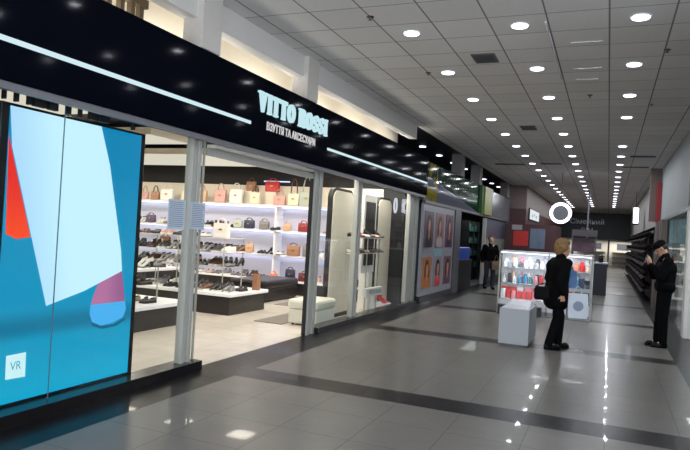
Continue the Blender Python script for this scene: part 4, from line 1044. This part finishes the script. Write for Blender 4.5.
# black shoulder bag behind
bm = bmesh.new(); secs = []
for z_, f, g in ((0, .9, .8), (.04, 1, 1), (.16, 1, .9), (.2, .8, .4)):
    a, b = .11*f, .055*g; secs.append([(-a, -b, z_), (a, -b, z_), (a, b, z_), (-a, b, z_)])
loft(bm, secs); o = new('handbag', bm, mat('bag_black', (10, 10, 12), .7, spec=.1), None, (-.87, 9.70, .74), .2, bevel=.02); tag(o, 'black handbag hanging behind the blonde woman\'s hip', 'bag')
bm = bmesh.new(); tube(bm, [(-.1, 0, .19), (.0, .0, .24), (.14, .02, .27), (.1, 0, .19)], .008, 6); new('handle', bm, MATS['bag_black'], o)
# man: looks down at phone, facing -X
J = dict(head=(.09, 0, 1.60), neck=(.015, 0, 1.475), chest=(-.02, 0, 1.25), pelvis=(-.01, 0, .95),
         shl=(0, .19, 1.40), ell=(.10, .22, 1.13), wrl=(.22, .07, 1.33), hdl=(.25, -.15, .9), inl=(0, -1, .2),
         shr=(0, -.19, 1.40), elr=(.11, -.22, 1.13), wrr=(.22, -.06, 1.30), hdr=(.3, .2, .8), inr=(0, 1, .2),
         hipl=(-.01, .09, .92), knl=(.01, .10, .50), anl=(.0, .10, .085), hipr=(-.01, -.09, .92), knr=(.03, -.09, .50), anr=(.05, -.09, .085), curl=.7)
mt, hpm, rotm = person('person', 'man in black cap and black jacket looking down at his phone by the right window', (.87, 11.45, 0), PI+.12, J, 'jacket', (.78, 0, -.62), .86, coatm, trm, shm, 1.12)
cp = bmesh.new(); ell(cp, hpm((-.02, 0, .055)), .108, .09, .075, rotm, 16)
capsule(cp, hpm((.06, -.035, .05)), hpm((.125, -.025, .035)), .022, .012); capsule(cp, hpm((.06, .035, .05)), hpm((.125, .025, .035)), .022, .012); capsule(cp, hpm((.06, 0, .05)), hpm((.135, 0, .035)), .022, .012)
fuse('cap', cp, mat('cap_black', (10, 10, 12), .8, spec=.1), mt, .009, 1)
hb = bmesh.new(); ell(hb, hpm((-.045, 0, -.0)), .075, .082, .06, rotm, 14); fuse('hair', hb, mat('hair_dark', (34, 26, 22), .6), mt, .009, 1)
bm = bmesh.new(); box(bm, -.005, .005, -.037, .037, -.075, .075, 0)
px_, py_, pz_ = to_world(mt, (.29, .0, 1.42))
o = new('phone', bm, [mat('phone_black', (14, 14, 16), .2)], None, (px_, py_, pz_), PI+.12, bevel=.004); o.rotation_euler[1] = -.35; tag(o, 'small phone held up by the man in the black cap', 'phone')
bm = bmesh.new(); box(bm, -.0062, -.0052, -.032, .032, -.066, .066); new('display', bm, glow('phone_glow', (200, 215, 235), 1.2), o)
# left pedestrian
J = dict(head=(.02, 0, 1.54), neck=(0, 0, 1.41), chest=(-.01, 0, 1.2), pelvis=(0, 0, .9),
         shl=(0, .18, 1.34), ell=(.02, .25, 1.08), wrl=(.1, .22, .86), hdl=(.2, 0, -1), shr=(0, -.18, 1.34), elr=(-.03, -.26, 1.08), wrr=(.02, -.24, .84), hdr=(.2, 0, -1),
         hipl=(0, .09, .88), knl=(.12, .09, .49), anl=(.14, .09, .085), hipr=(0, -.09, .88), knr=(.02, -.09, .48), anr=(-.12, -.09, .085), curl=.5)
lt_, hpl, rotl = person('person', 'pedestrian in black jacket and dark grey jeans walking by the left shops', (-3.45, 20.2, 0), -1.1, J, 'jacket', (1, 0, 0), .84, coatm, mat('jeans_dark', (46, 48, 58), .8), shm)
hb = bmesh.new(); ell(hb, hpl((-.035, 0, .04)), .09, .085, .085, rotl, 14); fuse('hair', hb, MATS['hair_dark'], lt_, .01, 1)
# bag over the pedestrian's shoulder
carrier((-3.22, 20.05, .62), .26, .28, .1, mat('bag_brown', (120, 92, 66), .5), 'tan tote bag beside the left pedestrian', None, .3, .2)

# ------------------------------------------------------------------ labels of repeats: say which one, counted from the left
ORD = ['first', 'second', 'third', 'fourth', 'fifth', 'sixth', 'seventh', 'eighth', 'ninth', 'tenth', 'eleventh', 'twelfth', 'thirteenth', 'fourteenth',
       'fifteenth', 'sixteenth', 'seventeenth', 'eighteenth', 'nineteenth', 'twentieth', 'twenty-first', 'twenty-second', 'twenty-third', 'twenty-fourth']
same = {}
for o in S.objects:
    if o.parent is None and o.get('label'): same.setdefault(o['label'], []).append(o)
for lab, os_ in same.items():
    if len(os_) < 2: continue
    xs = [o.location.x for o in os_]; ys = [o.location.y for o in os_]
    os_.sort(key=(lambda o: o.location.x) if max(xs)-min(xs) > max(ys)-min(ys) else (lambda o: o.location.y))
    for i, o in enumerate(os_): o['label'] = f'{ORD[min(i, 23)]} from left, {lab}'
